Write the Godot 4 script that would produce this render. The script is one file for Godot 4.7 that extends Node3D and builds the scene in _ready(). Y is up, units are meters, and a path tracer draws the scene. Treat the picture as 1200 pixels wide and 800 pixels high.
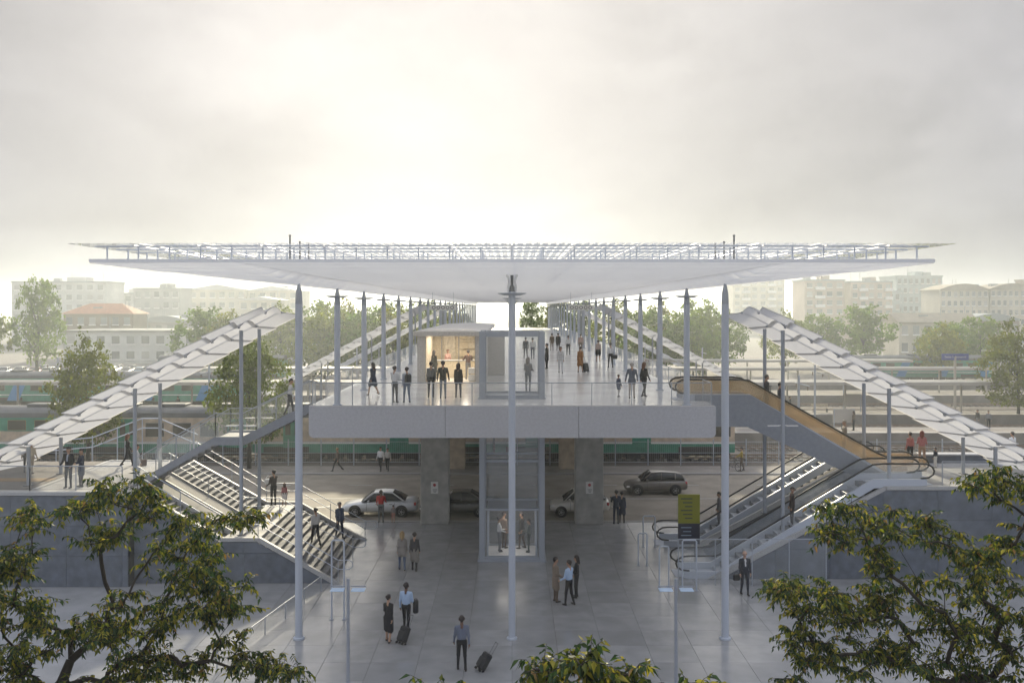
extends Node3D

# ------------------------------------------------------------------ mesh collector
class MB:
	var v := PackedVector3Array()
	var n := PackedVector3Array()
	var c := PackedColorArray()
	var col := Color(1, 1, 1)
	func tri(a: Vector3, b: Vector3, d: Vector3, na: Vector3, nb: Vector3, nd: Vector3) -> void:
		v.append(a); n.append(na); c.append(col)
		if (b - a).cross(d - a).dot(na + nb + nd) > 0.0:
			v.append(d); n.append(nd); c.append(col)
			v.append(b); n.append(nb); c.append(col)
		else:
			v.append(b); n.append(nb); c.append(col)
			v.append(d); n.append(nd); c.append(col)
	func ftri(a: Vector3, b: Vector3, d: Vector3) -> void:
		var m := (b - a).cross(d - a).normalized()
		tri(a, b, d, m, m, m)
	func quad(a: Vector3, b: Vector3, d: Vector3, e: Vector3) -> void:
		var m := (d - a).cross(e - b).normalized()
		tri(a, b, d, m, m, m)
		tri(a, d, e, m, m, m)
	func quadn(a: Vector3, b: Vector3, d: Vector3, e: Vector3, m: Vector3) -> void:
		tri(a, b, d, m, m, m)
		tri(a, d, e, m, m, m)
	func box(p: Vector3, s: Vector3, r := Basis.IDENTITY, bev := 0.0) -> void:
		var h := s * 0.5
		bev = minf(bev, minf(h.x, minf(h.y, h.z)) * 0.9)
		for ax in 3:
			for sg in [-1.0, 1.0]:
				var nn := Vector3.ZERO
				nn[ax] = sg
				var u := Vector3.ZERO
				var w := Vector3.ZERO
				u[(ax + 1) % 3] = h[(ax + 1) % 3] - bev
				w[(ax + 2) % 3] = h[(ax + 2) % 3] - bev
				var o := nn * h[ax]
				quadn(p + r * (o - u - w), p + r * (o + u - w), p + r * (o + u + w), p + r * (o - u + w), r * nn)
		if bev <= 0.0:
			return
		for ax in 3:
			var b1 := (ax + 1) % 3
			var b2 := (ax + 2) % 3
			for s1 in [-1.0, 1.0]:
				for s2 in [-1.0, 1.0]:
					var l := Vector3.ZERO
					l[ax] = h[ax] - bev
					var q1 := Vector3.ZERO
					q1[b1] = s1 * h[b1]; q1[b2] = s2 * (h[b2] - bev)
					var q2 := Vector3.ZERO
					q2[b1] = s1 * (h[b1] - bev); q2[b2] = s2 * h[b2]
					var nn := Vector3.ZERO
					nn[b1] = s1; nn[b2] = s2
					quadn(p + r * (q1 - l), p + r * (q1 + l), p + r * (q2 + l), p + r * (q2 - l), r * nn.normalized())
		for sx in [-1.0, 1.0]:
			for sy in [-1.0, 1.0]:
				for sz in [-1.0, 1.0]:
					var k := Vector3(sx, sy, sz)
					var i := h - Vector3(bev, bev, bev)
					var m := r * k.normalized()
					tri(p + r * (k * Vector3(h.x, i.y, i.z)), p + r * (k * Vector3(i.x, h.y, i.z)), p + r * (k * Vector3(i.x, i.y, h.z)), m, m, m)
	func bar(a: Vector3, b: Vector3, w: float, h: float) -> void:
		# rectangular bar from a to b, w across, h upright
		var d := b - a
		var z := d.normalized()
		var x := (Vector3.UP.cross(z) if absf(z.y) < 0.99 else Vector3.RIGHT).normalized()
		var y := z.cross(x)
		box((a + b) * 0.5, Vector3(w, h, d.length()), Basis(x, y, z))
	func tube(pts: Array, rad: Array, seg := 8, cap := true) -> void:
		var rings := []
		var t0: Vector3 = (pts[1] - pts[0]).normalized()
		var x: Vector3 = t0.cross(Vector3.UP if absf(t0.y) < 0.9 else Vector3.RIGHT).normalized()
		for i in pts.size():
			var t: Vector3 = (pts[mini(i + 1, pts.size() - 1)] - pts[maxi(i - 1, 0)]).normalized()
			x = (x - t * x.dot(t)).normalized()
			var y := t.cross(x)
			var ring := []
			var r: float = rad[mini(i, rad.size() - 1)]
			for k in seg:
				var an := TAU * k / seg
				var m: Vector3 = x * cos(an) + y * sin(an)
				ring.append([pts[i] + m * r, m])
			rings.append(ring)
		for i in pts.size() - 1:
			for k in seg:
				var a = rings[i][k]
				var b = rings[i][(k + 1) % seg]
				var d = rings[i + 1][(k + 1) % seg]
				var e = rings[i + 1][k]
				tri(a[0], b[0], d[0], a[1], b[1], d[1])
				tri(a[0], d[0], e[0], a[1], d[1], e[1])
		if cap:
			for end in [0, pts.size() - 1]:
				var m: Vector3 = (pts[0] - pts[1]).normalized() if end == 0 else (pts[end] - pts[end - 1]).normalized()
				for k in range(1, seg - 1):
					tri(rings[end][0][0], rings[end][k][0], rings[end][k + 1][0], m, m, m)
	func lathe(prof: Array, o: Vector3, seg := 20, r := Basis.IDENTITY) -> void:
		# prof: Vector2(radius, height) upwards
		for i in prof.size() - 1:
			var p: Vector2 = prof[i]
			var q: Vector2 = prof[i + 1]
			var d := q - p
			var nn := Vector2(d.y, -d.x).normalized()
			for k in seg:
				var a0 := TAU * k / seg
				var a1 := TAU * (k + 1) / seg
				var e0 := Vector3(cos(a0), 0, sin(a0))
				var e1 := Vector3(cos(a1), 0, sin(a1))
				var n0 := r * (e0 * nn.x + Vector3.UP * nn.y)
				var n1 := r * (e1 * nn.x + Vector3.UP * nn.y)
				var A := o + r * (e0 * p.x + Vector3.UP * p.y)
				var B := o + r * (e1 * p.x + Vector3.UP * p.y)
				var C := o + r * (e1 * q.x + Vector3.UP * q.y)
				var D := o + r * (e0 * q.x + Vector3.UP * q.y)
				if p.x > 0.0001:
					tri(A, B, C, n0, n1, n1)
				if q.x > 0.0001:
					tri(A, C, D, n0, n1, n0)
	func prism(poly: PackedVector2Array, z0: float, z1: float, t := Transform3D.IDENTITY) -> void:
		# polygon in xy, extruded along z
		var ix := Geometry2D.triangulate_polygon(poly)
		for i in range(0, ix.size(), 3):
			for zz in [z0, z1]:
				var m: Vector3 = t.basis * (Vector3.BACK if zz == maxf(z0, z1) else Vector3.FORWARD)
				var a: Vector2 = poly[ix[i]]
				var b: Vector2 = poly[ix[i + 1]]
				var d: Vector2 = poly[ix[i + 2]]
				tri(t * Vector3(a.x, a.y, zz), t * Vector3(b.x, b.y, zz), t * Vector3(d.x, d.y, zz), m, m, m)
		var sg := -1.0 if Geometry2D.is_polygon_clockwise(poly) else 1.0
		for i in poly.size():
			var a: Vector2 = poly[i]
			var b: Vector2 = poly[(i + 1) % poly.size()]
			var e := (b - a)
			if e.length() < 1e-5:
				continue
			var m: Vector3 = t.basis * (Vector3(e.y, -e.x, 0).normalized() * sg)
			quadn(t * Vector3(a.x, a.y, z0), t * Vector3(b.x, b.y, z0), t * Vector3(b.x, b.y, z1), t * Vector3(a.x, a.y, z1), m)
	func mesh(m: Material) -> ArrayMesh:
		var am := ArrayMesh.new()
		var arr := []
		arr.resize(Mesh.ARRAY_MAX)
		arr[Mesh.ARRAY_VERTEX] = v
		arr[Mesh.ARRAY_NORMAL] = n
		arr[Mesh.ARRAY_COLOR] = c
		am.add_surface_from_arrays(Mesh.PRIMITIVE_TRIANGLES, arr)
		if m:
			am.surface_set_material(0, m)
		return am

var rng := RandomNumberGenerator.new()
var M := {}
const ORD := ["first", "second", "third", "fourth", "fifth", "sixth", "seventh", "eighth", "ninth", "tenth", "eleventh", "twelfth", "thirteenth", "fourteenth", "fifteenth", "sixteenth", "seventeenth", "eighteenth", "nineteenth", "twentieth", "twenty-first", "twenty-second", "twenty-third", "twenty-fourth"]
var taken := {}

func V(x, y, z) -> Vector3:
	return Vector3(x, y, z)

func P2(a: Array) -> PackedVector2Array:
	var p := PackedVector2Array()
	for i in range(0, a.size(), 2):
		p.append(Vector2(a[i], a[i + 1]))
	return p

func numbered(called: String) -> String:
	if not taken.has(called):
		taken[called] = 0
		return called
	taken[called] += 1
	return "%s_%03d" % [called, taken[called]]

func tag(o: Node, label: String, category: String, group := "") -> Node:
	o.set_meta("label", label)
	o.set_meta("category", category)
	if group != "":
		o.set_meta("group", group)
	return o

func thing(called: String, label: String, category: String, at := Vector3.ZERO, turn := 0.0, group := "") -> Node3D:
	var o := Node3D.new()
	o.name = numbered(called)
	add_child(o)
	o.position = at
	o.rotation.y = turn
	tag(o, label, category, group)
	return o

func part(called: String, mesh_or_mb, m: Material, parent: Node, at := Vector3.ZERO) -> MeshInstance3D:
	var o := MeshInstance3D.new()
	o.name = called if parent != self else numbered(called)
	if mesh_or_mb is MB:
		o.mesh = mesh_or_mb.mesh(m)
	else:
		o.mesh = mesh_or_mb
		if m:
			o.material_override = m
	o.cast_shadow = GeometryInstance3D.SHADOW_CASTING_SETTING_ON
	parent.add_child(o, true)
	o.position = at
	return o

func struct(called: String, mb: MB, m: Material) -> MeshInstance3D:
	var o := part(called, mb, m, self)
	o.set_meta("kind", "structure")
	return o

func bx(p: Vector3, s: Vector3, bev := 0.0, r := Basis.IDENTITY) -> MB:
	var mb := MB.new()
	mb.box(p, s, r, bev)
	return mb

func copy(o: Node3D, at: Vector3, turn := 0.0, label := "", group := "") -> Node3D:
	var d: Node3D = o.duplicate()
	var stem: String = String(o.get_meta("stem", o.name))
	d.name = numbered(stem)
	add_child(d)
	d.position = at
	d.rotation.y = turn
	if label != "":
		d.set_meta("label", label)
	if group != "":
		d.set_meta("group", group)
	return d

# ------------------------------------------------------------------ textures and materials
func tosrgb(c: Color) -> Color:
	return c.linear_to_srgb()

func noise_tex(size: int, freq: float, lo: float, hi: float, sd: int, octaves := 4, kind := FastNoiseLite.TYPE_SIMPLEX_SMOOTH, stretch := 1.0) -> ImageTexture:
	var fn := FastNoiseLite.new()
	fn.seed = sd
	fn.noise_type = kind
	fn.frequency = freq
	fn.fractal_octaves = octaves
	var im := fn.get_seamless_image(size, size)
	im.convert(Image.FORMAT_L8)
	if stretch != 1.0:
		im.resize(size, int(size / stretch), Image.INTERPOLATE_LANCZOS)
	var dat := im.get_data()
	for i in dat.size():
		dat[i] = int(clampf(lerpf(lo, hi, dat[i] / 255.0), 0, 1) * 255.0)
	return ImageTexture.create_from_image(Image.create_from_data(im.get_width(), im.get_height(), false, Image.FORMAT_L8, dat))

func mat(called: String, lin: Color, rough := 0.6, metal := 0.0, tex: Texture2D = null, tscale := 1.0) -> StandardMaterial3D:
	var m := StandardMaterial3D.new()
	m.resource_name = called
	m.albedo_color = tosrgb(lin)
	m.roughness = rough
	m.metallic = metal
	if tex:
		m.albedo_texture = tex
		m.uv1_triplanar = true
		m.uv1_world_triplanar = true
		m.uv1_scale = Vector3.ONE * tscale
	M[called] = m
	return m

func vmat(called: String, rough := 0.8, back := Color(0, 0, 0)) -> StandardMaterial3D:
	var m := mat(called, Color(1, 1, 1), rough)
	m.vertex_color_use_as_albedo = true
	if back.v > 0:
		m.backlight_enabled = true
		m.backlight = back
	return m

func glass(called: String, tint: Color, alpha: float, rough := 0.02) -> StandardMaterial3D:
	var m := StandardMaterial3D.new()
	m.resource_name = called
	m.transparency = BaseMaterial3D.TRANSPARENCY_ALPHA
	m.albedo_color = Color(tosrgb(tint), alpha)
	m.roughness = rough
	M[called] = m
	return m

func materials() -> void:
	var fine := noise_tex(512, 0.05, 0.84, 1.0, 3, 5)
	var blotch := noise_tex(512, 0.008, 0.8, 1.0, 5, 5)
	var grit := noise_tex(512, 0.16, 0.55, 1.0, 7, 4)
	var streak := noise_tex(512, 0.02, 0.78, 1.0, 9, 5, FastNoiseLite.TYPE_SIMPLEX_SMOOTH, 4.0)
	var soft := noise_tex(512, 0.012, 0.88, 1.0, 15, 3)
	var faint := noise_tex(512, 0.04, 0.93, 1.0, 17, 4)
	var rgh := noise_tex(512, 0.01, 0.6, 1.0, 11, 4)
	for k in 4:
		var t: float = [0.32, 0.34, 0.365, 0.33][k]
		var pm := mat("paver%d" % k, Color(t * 0.98, t, t * 1.03), [0.19, 0.24, 0.21, 0.27][k], 0.0, soft, 0.09 + 0.02 * k)
		pm.metallic_specular = 0.95
	mat("paving_dark", Color(0.11, 0.112, 0.118), 0.5, 0.0, blotch, 0.2)
	mat("joint", Color(0.05, 0.05, 0.05), 0.9)
	mat("concrete", Color(0.53, 0.535, 0.57), 0.75, 0.0, faint, 0.3)
	mat("pier_sunlit_tint", Color(0.5, 0.4, 0.29), 0.85, 0.0, blotch, 0.3)  # pier concrete with golden sunlight put into its colour
	mat("pier", Color(0.48, 0.475, 0.45), 0.85, 0.0, blotch, 0.3)
	mat("wall_panel", Color(0.15, 0.172, 0.21), 0.7, 0.0, streak, 0.16)
	mat("wall_panel_b", Color(0.156, 0.177, 0.214), 0.7, 0.0, blotch, 0.2)
	mat("coping", Color(0.48, 0.48, 0.48), 0.6, 0.0, fine, 0.5)
	mat("terrace", Color(0.33, 0.335, 0.35), 0.65, 0.0, blotch, 0.2)
	mat("step", Color(0.25, 0.25, 0.255), 0.8, 0.0, blotch, 0.35)
	mat("deck_floor", Color(0.84, 0.83, 0.82), 0.22, 0.0, soft, 0.06)
	M.deck_floor.roughness_texture = rgh
	mat("white_paint", Color(0.72, 0.72, 0.73), 0.45)
	mat("soffit", Color(0.9, 0.9, 0.91), 0.5)
	M.soffit.backlight_enabled = true
	M.soffit.backlight = Color(0.8, 0.8, 0.8)
	mat("canopy", Color(0.34, 0.34, 0.365), 0.45)
	M.canopy.backlight_enabled = true
	M.canopy.backlight = Color(0.8, 0.8, 0.8)
	mat("steel", Color(0.36, 0.39, 0.44), 0.4, 0.2)
	mat("steel_light", Color(0.48, 0.52, 0.59), 0.45, 0.1)
	mat("steel_dark", Color(0.12, 0.125, 0.135), 0.45, 0.4)
	mat("stringer", Color(0.3, 0.32, 0.36), 0.5, 0.1, faint, 0.2)
	mat("truss", Color(0.3, 0.325, 0.37), 0.5, 0.1, faint, 0.2)
	mat("rubber", Color(0.015, 0.015, 0.016), 0.45)
	mat("black", Color(0.012, 0.012, 0.013), 0.6)
	mat("bronze", Color(0.3, 0.2, 0.1), 0.4, 0.2, fine, 0.5)
	mat("asphalt", Color(0.27, 0.235, 0.19), 0.85, 0.0, blotch, 0.1)
	mat("asphalt_up", Color(0.16, 0.14, 0.125), 0.8, 0.0, blotch, 0.12)
	mat("ochre", Color(0.42, 0.26, 0.1), 0.8, 0.0, grit, 0.4)
	mat("kerb", Color(0.3, 0.29, 0.28), 0.8, 0.0, fine, 0.5)
	mat("road_paint", Color(0.62, 0.61, 0.58), 0.7, 0.0, grit, 0.25)
	mat("ground", Color(0.16, 0.145, 0.125), 0.95, 0.0, blotch, 0.03)
	mat("ballast", Color(0.14, 0.115, 0.095), 0.95, 0.0, grit, 0.7)
	mat("sleeper", Color(0.2, 0.185, 0.17), 0.9, 0.0, fine, 0.6)
	mat("rail", Color(0.26, 0.2, 0.16), 0.4, 0.6)
	mat("platform", Color(0.24, 0.215, 0.19), 0.8, 0.0, blotch, 0.12)
	mat("platform_edge", Color(0.4, 0.37, 0.33), 0.8)
	mat("roof_grey", Color(0.13, 0.13, 0.13), 0.6, 0.0, streak, 0.1)
	mat("roof_pale", Color(0.27, 0.26, 0.24), 0.6, 0.0, blotch, 0.06)
	mat("cream", Color(0.62, 0.49, 0.36), 0.4, 0.0, streak, 0.12)
	mat("green", Color(0.045, 0.28, 0.18), 0.35, 0.0, streak, 0.12)
	mat("green_pale", Color(0.1, 0.3, 0.2), 0.5)
	mat("blue_paint", Color(0.04, 0.2, 0.42), 0.4)
	mat("white_line", Color(0.68, 0.68, 0.64), 0.5)
	mat("underframe", Color(0.055, 0.042, 0.034), 0.85, 0.0, grit, 0.4)
	mat("train_glass", Color(0.05, 0.045, 0.035), 0.12)
	mat("wood", Color(0.7, 0.62, 0.49), 0.55, 0.0, streak, 0.5)
	mat("counter", Color(0.66, 0.56, 0.4), 0.5, 0.0, streak, 0.8)
	mat("kiosk_grey", Color(0.62, 0.59, 0.55), 0.55, 0.0, fine, 0.3)
	mat("sign_lime", Color(0.25, 0.25, 0.008), 0.5)
	mat("sign_navy", Color(0.02, 0.022, 0.045), 0.45)
	mat("sign_blue", Color(0.035, 0.05, 0.24), 0.5)
	mat("sign_white", Color(0.7, 0.7, 0.68), 0.6)
	mat("sign_red", Color(0.4, 0.05, 0.05), 0.6)
	mat("lamp_panel", Color(0.42, 0.55, 0.72), 0.3, 0.1)
	mat("tyre", Color(0.018, 0.018, 0.018), 0.8)
	mat("rim", Color(0.4, 0.4, 0.41), 0.3, 0.7)
	mat("car_glass", Color(0.02, 0.022, 0.024), 0.05)
	mat("headlight", Color(0.75, 0.75, 0.72), 0.1)
	mat("taillight", Color(0.35, 0.02, 0.015), 0.2)
	for cc in [["silver", Color(0.58, 0.6, 0.62)], ["carblack", Color(0.018, 0.018, 0.02)], ["ivory", Color(0.66, 0.64, 0.58)], ["carbrown", Color(0.13, 0.115, 0.1)], ["carblue", Color(0.16, 0.24, 0.32)], ["cargrey", Color(0.3, 0.3, 0.3)], ["carred", Color(0.3, 0.05, 0.04)]]:
		var cm := mat(cc[0], cc[1], 0.32, 0.15)
		cm.clearcoat_enabled = true
		cm.clearcoat = 0.8
		cm.clearcoat_roughness = 0.05
	mat("bark", Color(0.04, 0.03, 0.022), 0.9, 0.0, grit, 3.0)
	vmat("leaf_near", 0.62, Color(1, 1, 1))
	vmat("leaf_far", 0.7, Color(1, 1, 1))
	vmat("cloth", 0.85)
	vmat("hair", 0.6)
	mat("bag_black", Color(0.02, 0.02, 0.022), 0.6)
	mat("bag_brown", Color(0.1, 0.05, 0.03), 0.6)
	glass("pane", Color(0.6, 0.68, 0.7), 0.035)
	glass("pv_glass", Color(0.6, 0.63, 0.66), 0.08)
	glass("pane_bronze", Color(0.55, 0.38, 0.18), 0.4, 0.1)
	glass("pane_blue", Color(0.55, 0.68, 0.85), 0.22)
	for b in [["b_white", Color(0.6, 0.6, 0.57)], ["b_cream", Color(0.55, 0.5, 0.4)], ["b_pink", Color(0.46, 0.36, 0.29)], ["b_brown", Color(0.24, 0.19, 0.14)], ["b_glass", Color(0.35, 0.42, 0.43)], ["b_grey", Color(0.36, 0.36, 0.35)]]:
		mat(b[0], b[1], 0.85, 0.0, blotch, 0.02)
	mat("b_tile", Color(0.4, 0.16, 0.08), 0.85, 0.0, streak, 0.1)
	mat("b_roof", Color(0.27, 0.22, 0.16), 0.85, 0.0, streak, 0.05)
	mat("b_roofgrey", Color(0.22, 0.24, 0.25), 0.8)
	mat("b_window", Color(0.1, 0.11, 0.12), 0.15)
	mat("b_blind", Color(0.3, 0.29, 0.27), 0.6)
	mat("b_curtain", Color(0.2, 0.21, 0.21), 0.4)
	mat("b_balcony", Color(0.66, 0.65, 0.62), 0.7)
	M["fine"] = fine

# ------------------------------------------------------------------ sky, sun, camera
const SUN_EL := 17.0
const SUN_AZ := -3.5

func sky_and_camera() -> void:
	var cam := Camera3D.new()
	cam.name = "camera"
	add_child(cam)
	cam.position = Vector3(0, 12, 0)
	cam.projection = Camera3D.PROJECTION_FRUSTUM
	cam.near = 0.5
	cam.far = 4000.0
	cam.size = 800.0 / 1100.0 * 0.5
	cam.frustum_offset = Vector2(0, -39.0 / 1100.0 * 0.5)
	cam.current = true

	var el := deg_to_rad(SUN_EL)
	var az := deg_to_rad(SUN_AZ)
	var to_sun := Vector3(sin(az) * cos(el), sin(el), -cos(az) * cos(el))
	var sun := DirectionalLight3D.new()
	sun.name = "sun"
	add_child(sun)
	sun.look_at_from_position(to_sun * 100.0, Vector3.ZERO)
	sun.light_color = Color(1.0, 0.95, 0.83)
	sun.light_energy = 0.95
	sun.light_angular_distance = 2.0
	sun.shadow_enabled = true

	var W := 1280
	var H := 640
	var fn := FastNoiseLite.new()
	fn.seed = 21
	fn.frequency = 1.6
	fn.fractal_octaves = 6
	fn.domain_warp_enabled = true
	fn.domain_warp_amplitude = 0.25
	fn.domain_warp_frequency = 1.2
	var glow_dir := Vector3(sin(deg_to_rad(-5.5)) * cos(deg_to_rad(13.5)), sin(deg_to_rad(13.5)), -cos(deg_to_rad(-5.5)) * cos(deg_to_rad(13.5)))
	var dat := PackedFloat32Array()
	dat.resize(W * H * 3)
	var i := 0
	for y in H:
		var th := PI * (y + 0.5) / H
		var cy := cos(th)
		var sy := sin(th)
		for x in W:
			var ph := TAU * (x + 0.5) / W
			var d := Vector3(sin(ph) * sy, cy, -cos(ph) * sy)
			var up := maxf(d.y, 0.0)
			var k := 0.0
			if d.y > -0.05:
				var q := d / (0.35 + up)
				k = fn.get_noise_3d(q.x, q.y * 2.2, q.z)
			var ca := d.dot(glow_dir)
			var g1 := exp((ca - 1.0) * 30.0)
			var g2 := exp((ca - 1.0) * 3.2)
			var b := 0.158 * (1.0 + 3.4 * up * up) + 0.018 * g2 + 0.145 * g1
			b *= 1.0 + k * 0.3 * (1.0 - 0.5 * g1)
			var warm := g2
			dat[i] = b * lerpf(0.93, 1.05, warm)
			dat[i + 1] = b * lerpf(0.98, 0.985, warm)
			dat[i + 2] = b * lerpf(1.13, 0.945, warm)
			i += 3
	var img := Image.create_from_data(W, H, false, Image.FORMAT_RGBF, dat.to_byte_array())
	var psm := PanoramaSkyMaterial.new()
	psm.panorama = ImageTexture.create_from_image(img)
	var sky := Sky.new()
	sky.sky_material = psm
	var env := Environment.new()
	env.background_mode = Environment.BG_SKY
	env.sky = sky
	env.background_energy_multiplier = 1.0
	env.tonemap_mode = Environment.TONE_MAPPER_LINEAR
	env.tonemap_exposure = 2.45
	env.sdfgi_enabled = true
	env.ssao_enabled = true
	env.ssil_enabled = true
	env.volumetric_fog_enabled = true
	env.volumetric_fog_density = 0.00095
	env.volumetric_fog_albedo = Color(0.94, 0.975, 1.0)
	env.volumetric_fog_anisotropy = 0.55
	env.volumetric_fog_length = 800.0
	var we := WorldEnvironment.new()
	we.name = "world_environment"
	we.environment = env
	add_child(we)

# ------------------------------------------------------------------ ground, plaza, road, tracks
func setting() -> void:
	struct("ground", bx(V(0, -0.75, -900), V(3200, 0.5, 2400)), M.ground)
	# plaza: bedding, then every slab of stone
	var base := struct("plaza", bx(V(0, -0.26, -20), V(90, 0.44, 65.2)), M.joint)
	var variants := []
	for k in 4:
		variants.append(bx(V(0, -0.03, 0), V(1.592, 0.06, 1.592), 0.004).mesh(M["paver%d" % k]))
	for ix in range(-9, 9):
		for iz in 16:
			var o := part("paving_slab", variants[rng.randi() % 4], null, base, V(ix * 1.6 + 0.8, rng.randf_range(-0.0015, 0.0015), -27.8 - iz * 1.6))
	var rest := MB.new()
	for sx in [-1, 1]:
		rest.box(V(sx * 29.7, -0.035, -20), V(30.6, 0.06, 65))
	rest.box(V(0, -0.035, -7.25), V(28.7, 0.06, 39.3))
	var po := part("paving_field", rest, M.paver1, base)
	po.set_meta("kind", "stuff")
	# kerbs and road
	var kerb := struct("kerb", bx(V(0, -0.2, -52.85), V(90, 0.4, 0.3), 0.02), M.kerb)
	struct("road", bx(V(0, -0.3, -60.6), V(300, 0.36, 15.2)), M.asphalt)
	var mk := MB.new()
	mk.box(V(0, -0.114, -59.7), V(300, 0.008, 0.14))
	mk.box(V(0, -0.114, -53.5), V(300, 0.008, 0.1))
	struct("road_line", mk, M.road_paint)
	var dash := bx(Vector3.ZERO, V(1.6, 0.008, 0.12)).mesh(M.road_paint)
	for k in 16:
		var o := part("road_marking", dash, null, self, V(-44 + k * 5.6, -0.114, -64.3))
		o.set_meta("kind", "structure")
	for x in [-27.0, -11.5, 4.0, 19.5]:
		for k in 3:
			var o := part("road_marking", bx(Vector3.ZERO, V(0.9, 0.008, 0.3), 0, Basis(Vector3.UP, 0.5)).mesh(M.road_paint), null, self, V(x + k * 1.25, -0.114, -57.2 - k * 0.1))
			o.set_meta("kind", "structure")
	struct("far_kerb", bx(V(0, -0.2, -68.35), V(300, 0.4, 0.3), 0.02), M.kerb)
	struct("far_pavement", bx(V(0, -0.25, -70.0), V(300, 0.48, 2.96)), M.platform)
	# side land at the back of the terraces
	# ballast and rails
	struct("track_bed", bx(V(0, -0.3, -114), V(420, 0.3, 85)), M.ballast)
	var sl := MB.new()
	var rl := MB.new()
	for d in [75.9, 81.0, 90.3, 95.4, 104.8, 109.9, 117.2, 130.4, 135.5]:
		for k in range(-60, 110):
			sl.box(V(k * 0.72, -0.1, -d), V(0.24, 0.14, 2.5))
		for sd in [-0.72, 0.72]:
			rl.box(V(0, 0.02, -d + sd), V(300, 0.15, 0.07))
	var so := struct("track_sleepers", sl, M.sleeper)
	so.set_meta("kind", "stuff"); tag(so, "concrete sleepers under the railway tracks", "sleepers")
	var ro := struct("rail_tracks", rl, M.rail)
	for pf in [[83.7, 87.6, 0.9], [98.1, 102.2, 0.9], [119.8, 127.0, 0.9], [138.0, 146.0, 0.9]]:
		var mid: float = (pf[0] + pf[1]) * 0.5
		var p := struct("platform", bx(V(0, 0.36, -mid), V(360, 1.0, pf[1] - pf[0])), M.platform)
		for sd in [-1, 1]:
			part("platform_edge", bx(V(0, 0.876, -mid + sd * ((pf[1] - pf[0]) * 0.5 - 0.3)), V(360, 0.03, 0.5)), M.platform_edge, p)
	struct("car_park", bx(V(0, -0.2, -200), V(520, 0.3, 84)), M.asphalt_up)

func fence() -> void:
	var t := thing("railway_fence", "grey post and mesh railway fence beside the far pavement", "fence", V(0, 0, -71.7))
	var post := bx(V(0, 1.0, 0), V(0.08, 2.0, 0.08), 0.01).mesh(M.steel)
	for k in range(-22, 14):
		part("post", post, null, t, V(k * 2.5 + 0.4, 0, 0))
	var r := MB.new()
	for y in [0.25, 0.95, 1.8]:
		r.box(V(-10, y, 0), V(92, 0.03, 0.03))
	part("rail", r, M.steel, t)
	var w := MB.new()
	for k in 600:
		w.box(V(-56 + k * 0.15, 1.0, 0.03), V(0.008, 1.6, 0.008))
	var wo := part("wire_mesh", w, M.steel, t)
	wo.set_meta("kind", "stuff")

# ------------------------------------------------------------------ panels cut from a wall outline
func panels(poly: PackedVector2Array, cw: float, ch: float, gap: float, z0: float, th: float, mats: Array, parent: Node, called := "panel") -> void:
	var lo := poly[0]
	var hi := poly[0]
	for p in poly:
		lo = lo.min(p); hi = hi.max(p)
	var nx := int(ceil((hi.x - lo.x) / cw))
	var ny := int(ceil((hi.y - lo.y) / ch))
	for i in nx:
		for j in ny:
			var x0 := lo.x + i * cw + gap * 0.5
			var y0 := lo.y + j * ch + gap * 0.5
			var cell := P2([x0, y0, x0 + cw - gap, y0, x0 + cw - gap, y0 + ch - gap, x0, y0 + ch - gap])
			for q in Geometry2D.intersect_polygons(cell, poly):
				if q.size() < 3:
					continue
				var ar := 0.0
				for k in q.size():
					ar += q[k].cross(q[(k + 1) % q.size()])
				if absf(ar) < 0.02:
					continue
				var mb := MB.new()
				mb.prism(q, z0, z0 + th)
				part(called, mb, mats[(i * 7 + j * 3) % mats.size()], parent)

# ------------------------------------------------------------------ terraces, stairs
func balustrade(parent: Node, a: Vector3, b: Vector3, step := 1.5, h := 1.05, m: Material = null) -> void:
	# glass panes between a and b (foot points), thin posts and a top rail
	var len := a.distance_to(b)
	var nn := maxi(1, int(round(len / step)))
	var dirv := (b - a) / nn
	var hor := Vector3(dirv.x, 0, dirv.z).normalized()
	var side := hor.cross(Vector3.UP)
	for k in nn:
		var p := a + dirv * k
		var q := p + dirv
		var e := dirv.normalized() * 0.02
		var mb := MB.new()
		var t := side * 0.006
		var A := p + e + V(0, 0.06, 0)
		var B := q - e + V(0, 0.06, 0)
		var C := q - e + V(0, h - 0.02, 0)
		var D := p + e + V(0, h - 0.02, 0)
		mb.quadn(A + t, B + t, C + t, D + t, side)
		mb.quadn(A - t, B - t, C - t, D - t, -side)
		mb.quadn(A + t, B + t, B - t, A - t, Vector3.DOWN)
		mb.quadn(D + t, C + t, C - t, D - t, Vector3.UP)
		mb.quadn(A + t, D + t, D - t, A - t, -hor)
		mb.quadn(B + t, C + t, C - t, B - t, hor)
		part("glass_pane", mb, m if m else M.pane, parent)
	for k in nn + 1:
		var p := a + dirv * k
		part("post", bx(p + V(0, h * 0.5, 0), V(0.035, h, 0.035)), M.steel, parent)
	var r := MB.new()
	r.tube([a + V(0, h + 0.012, 0), b + V(0, h + 0.012, 0)], [0.022], 8)
	part("top_rail", r, M.steel, parent)

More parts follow.
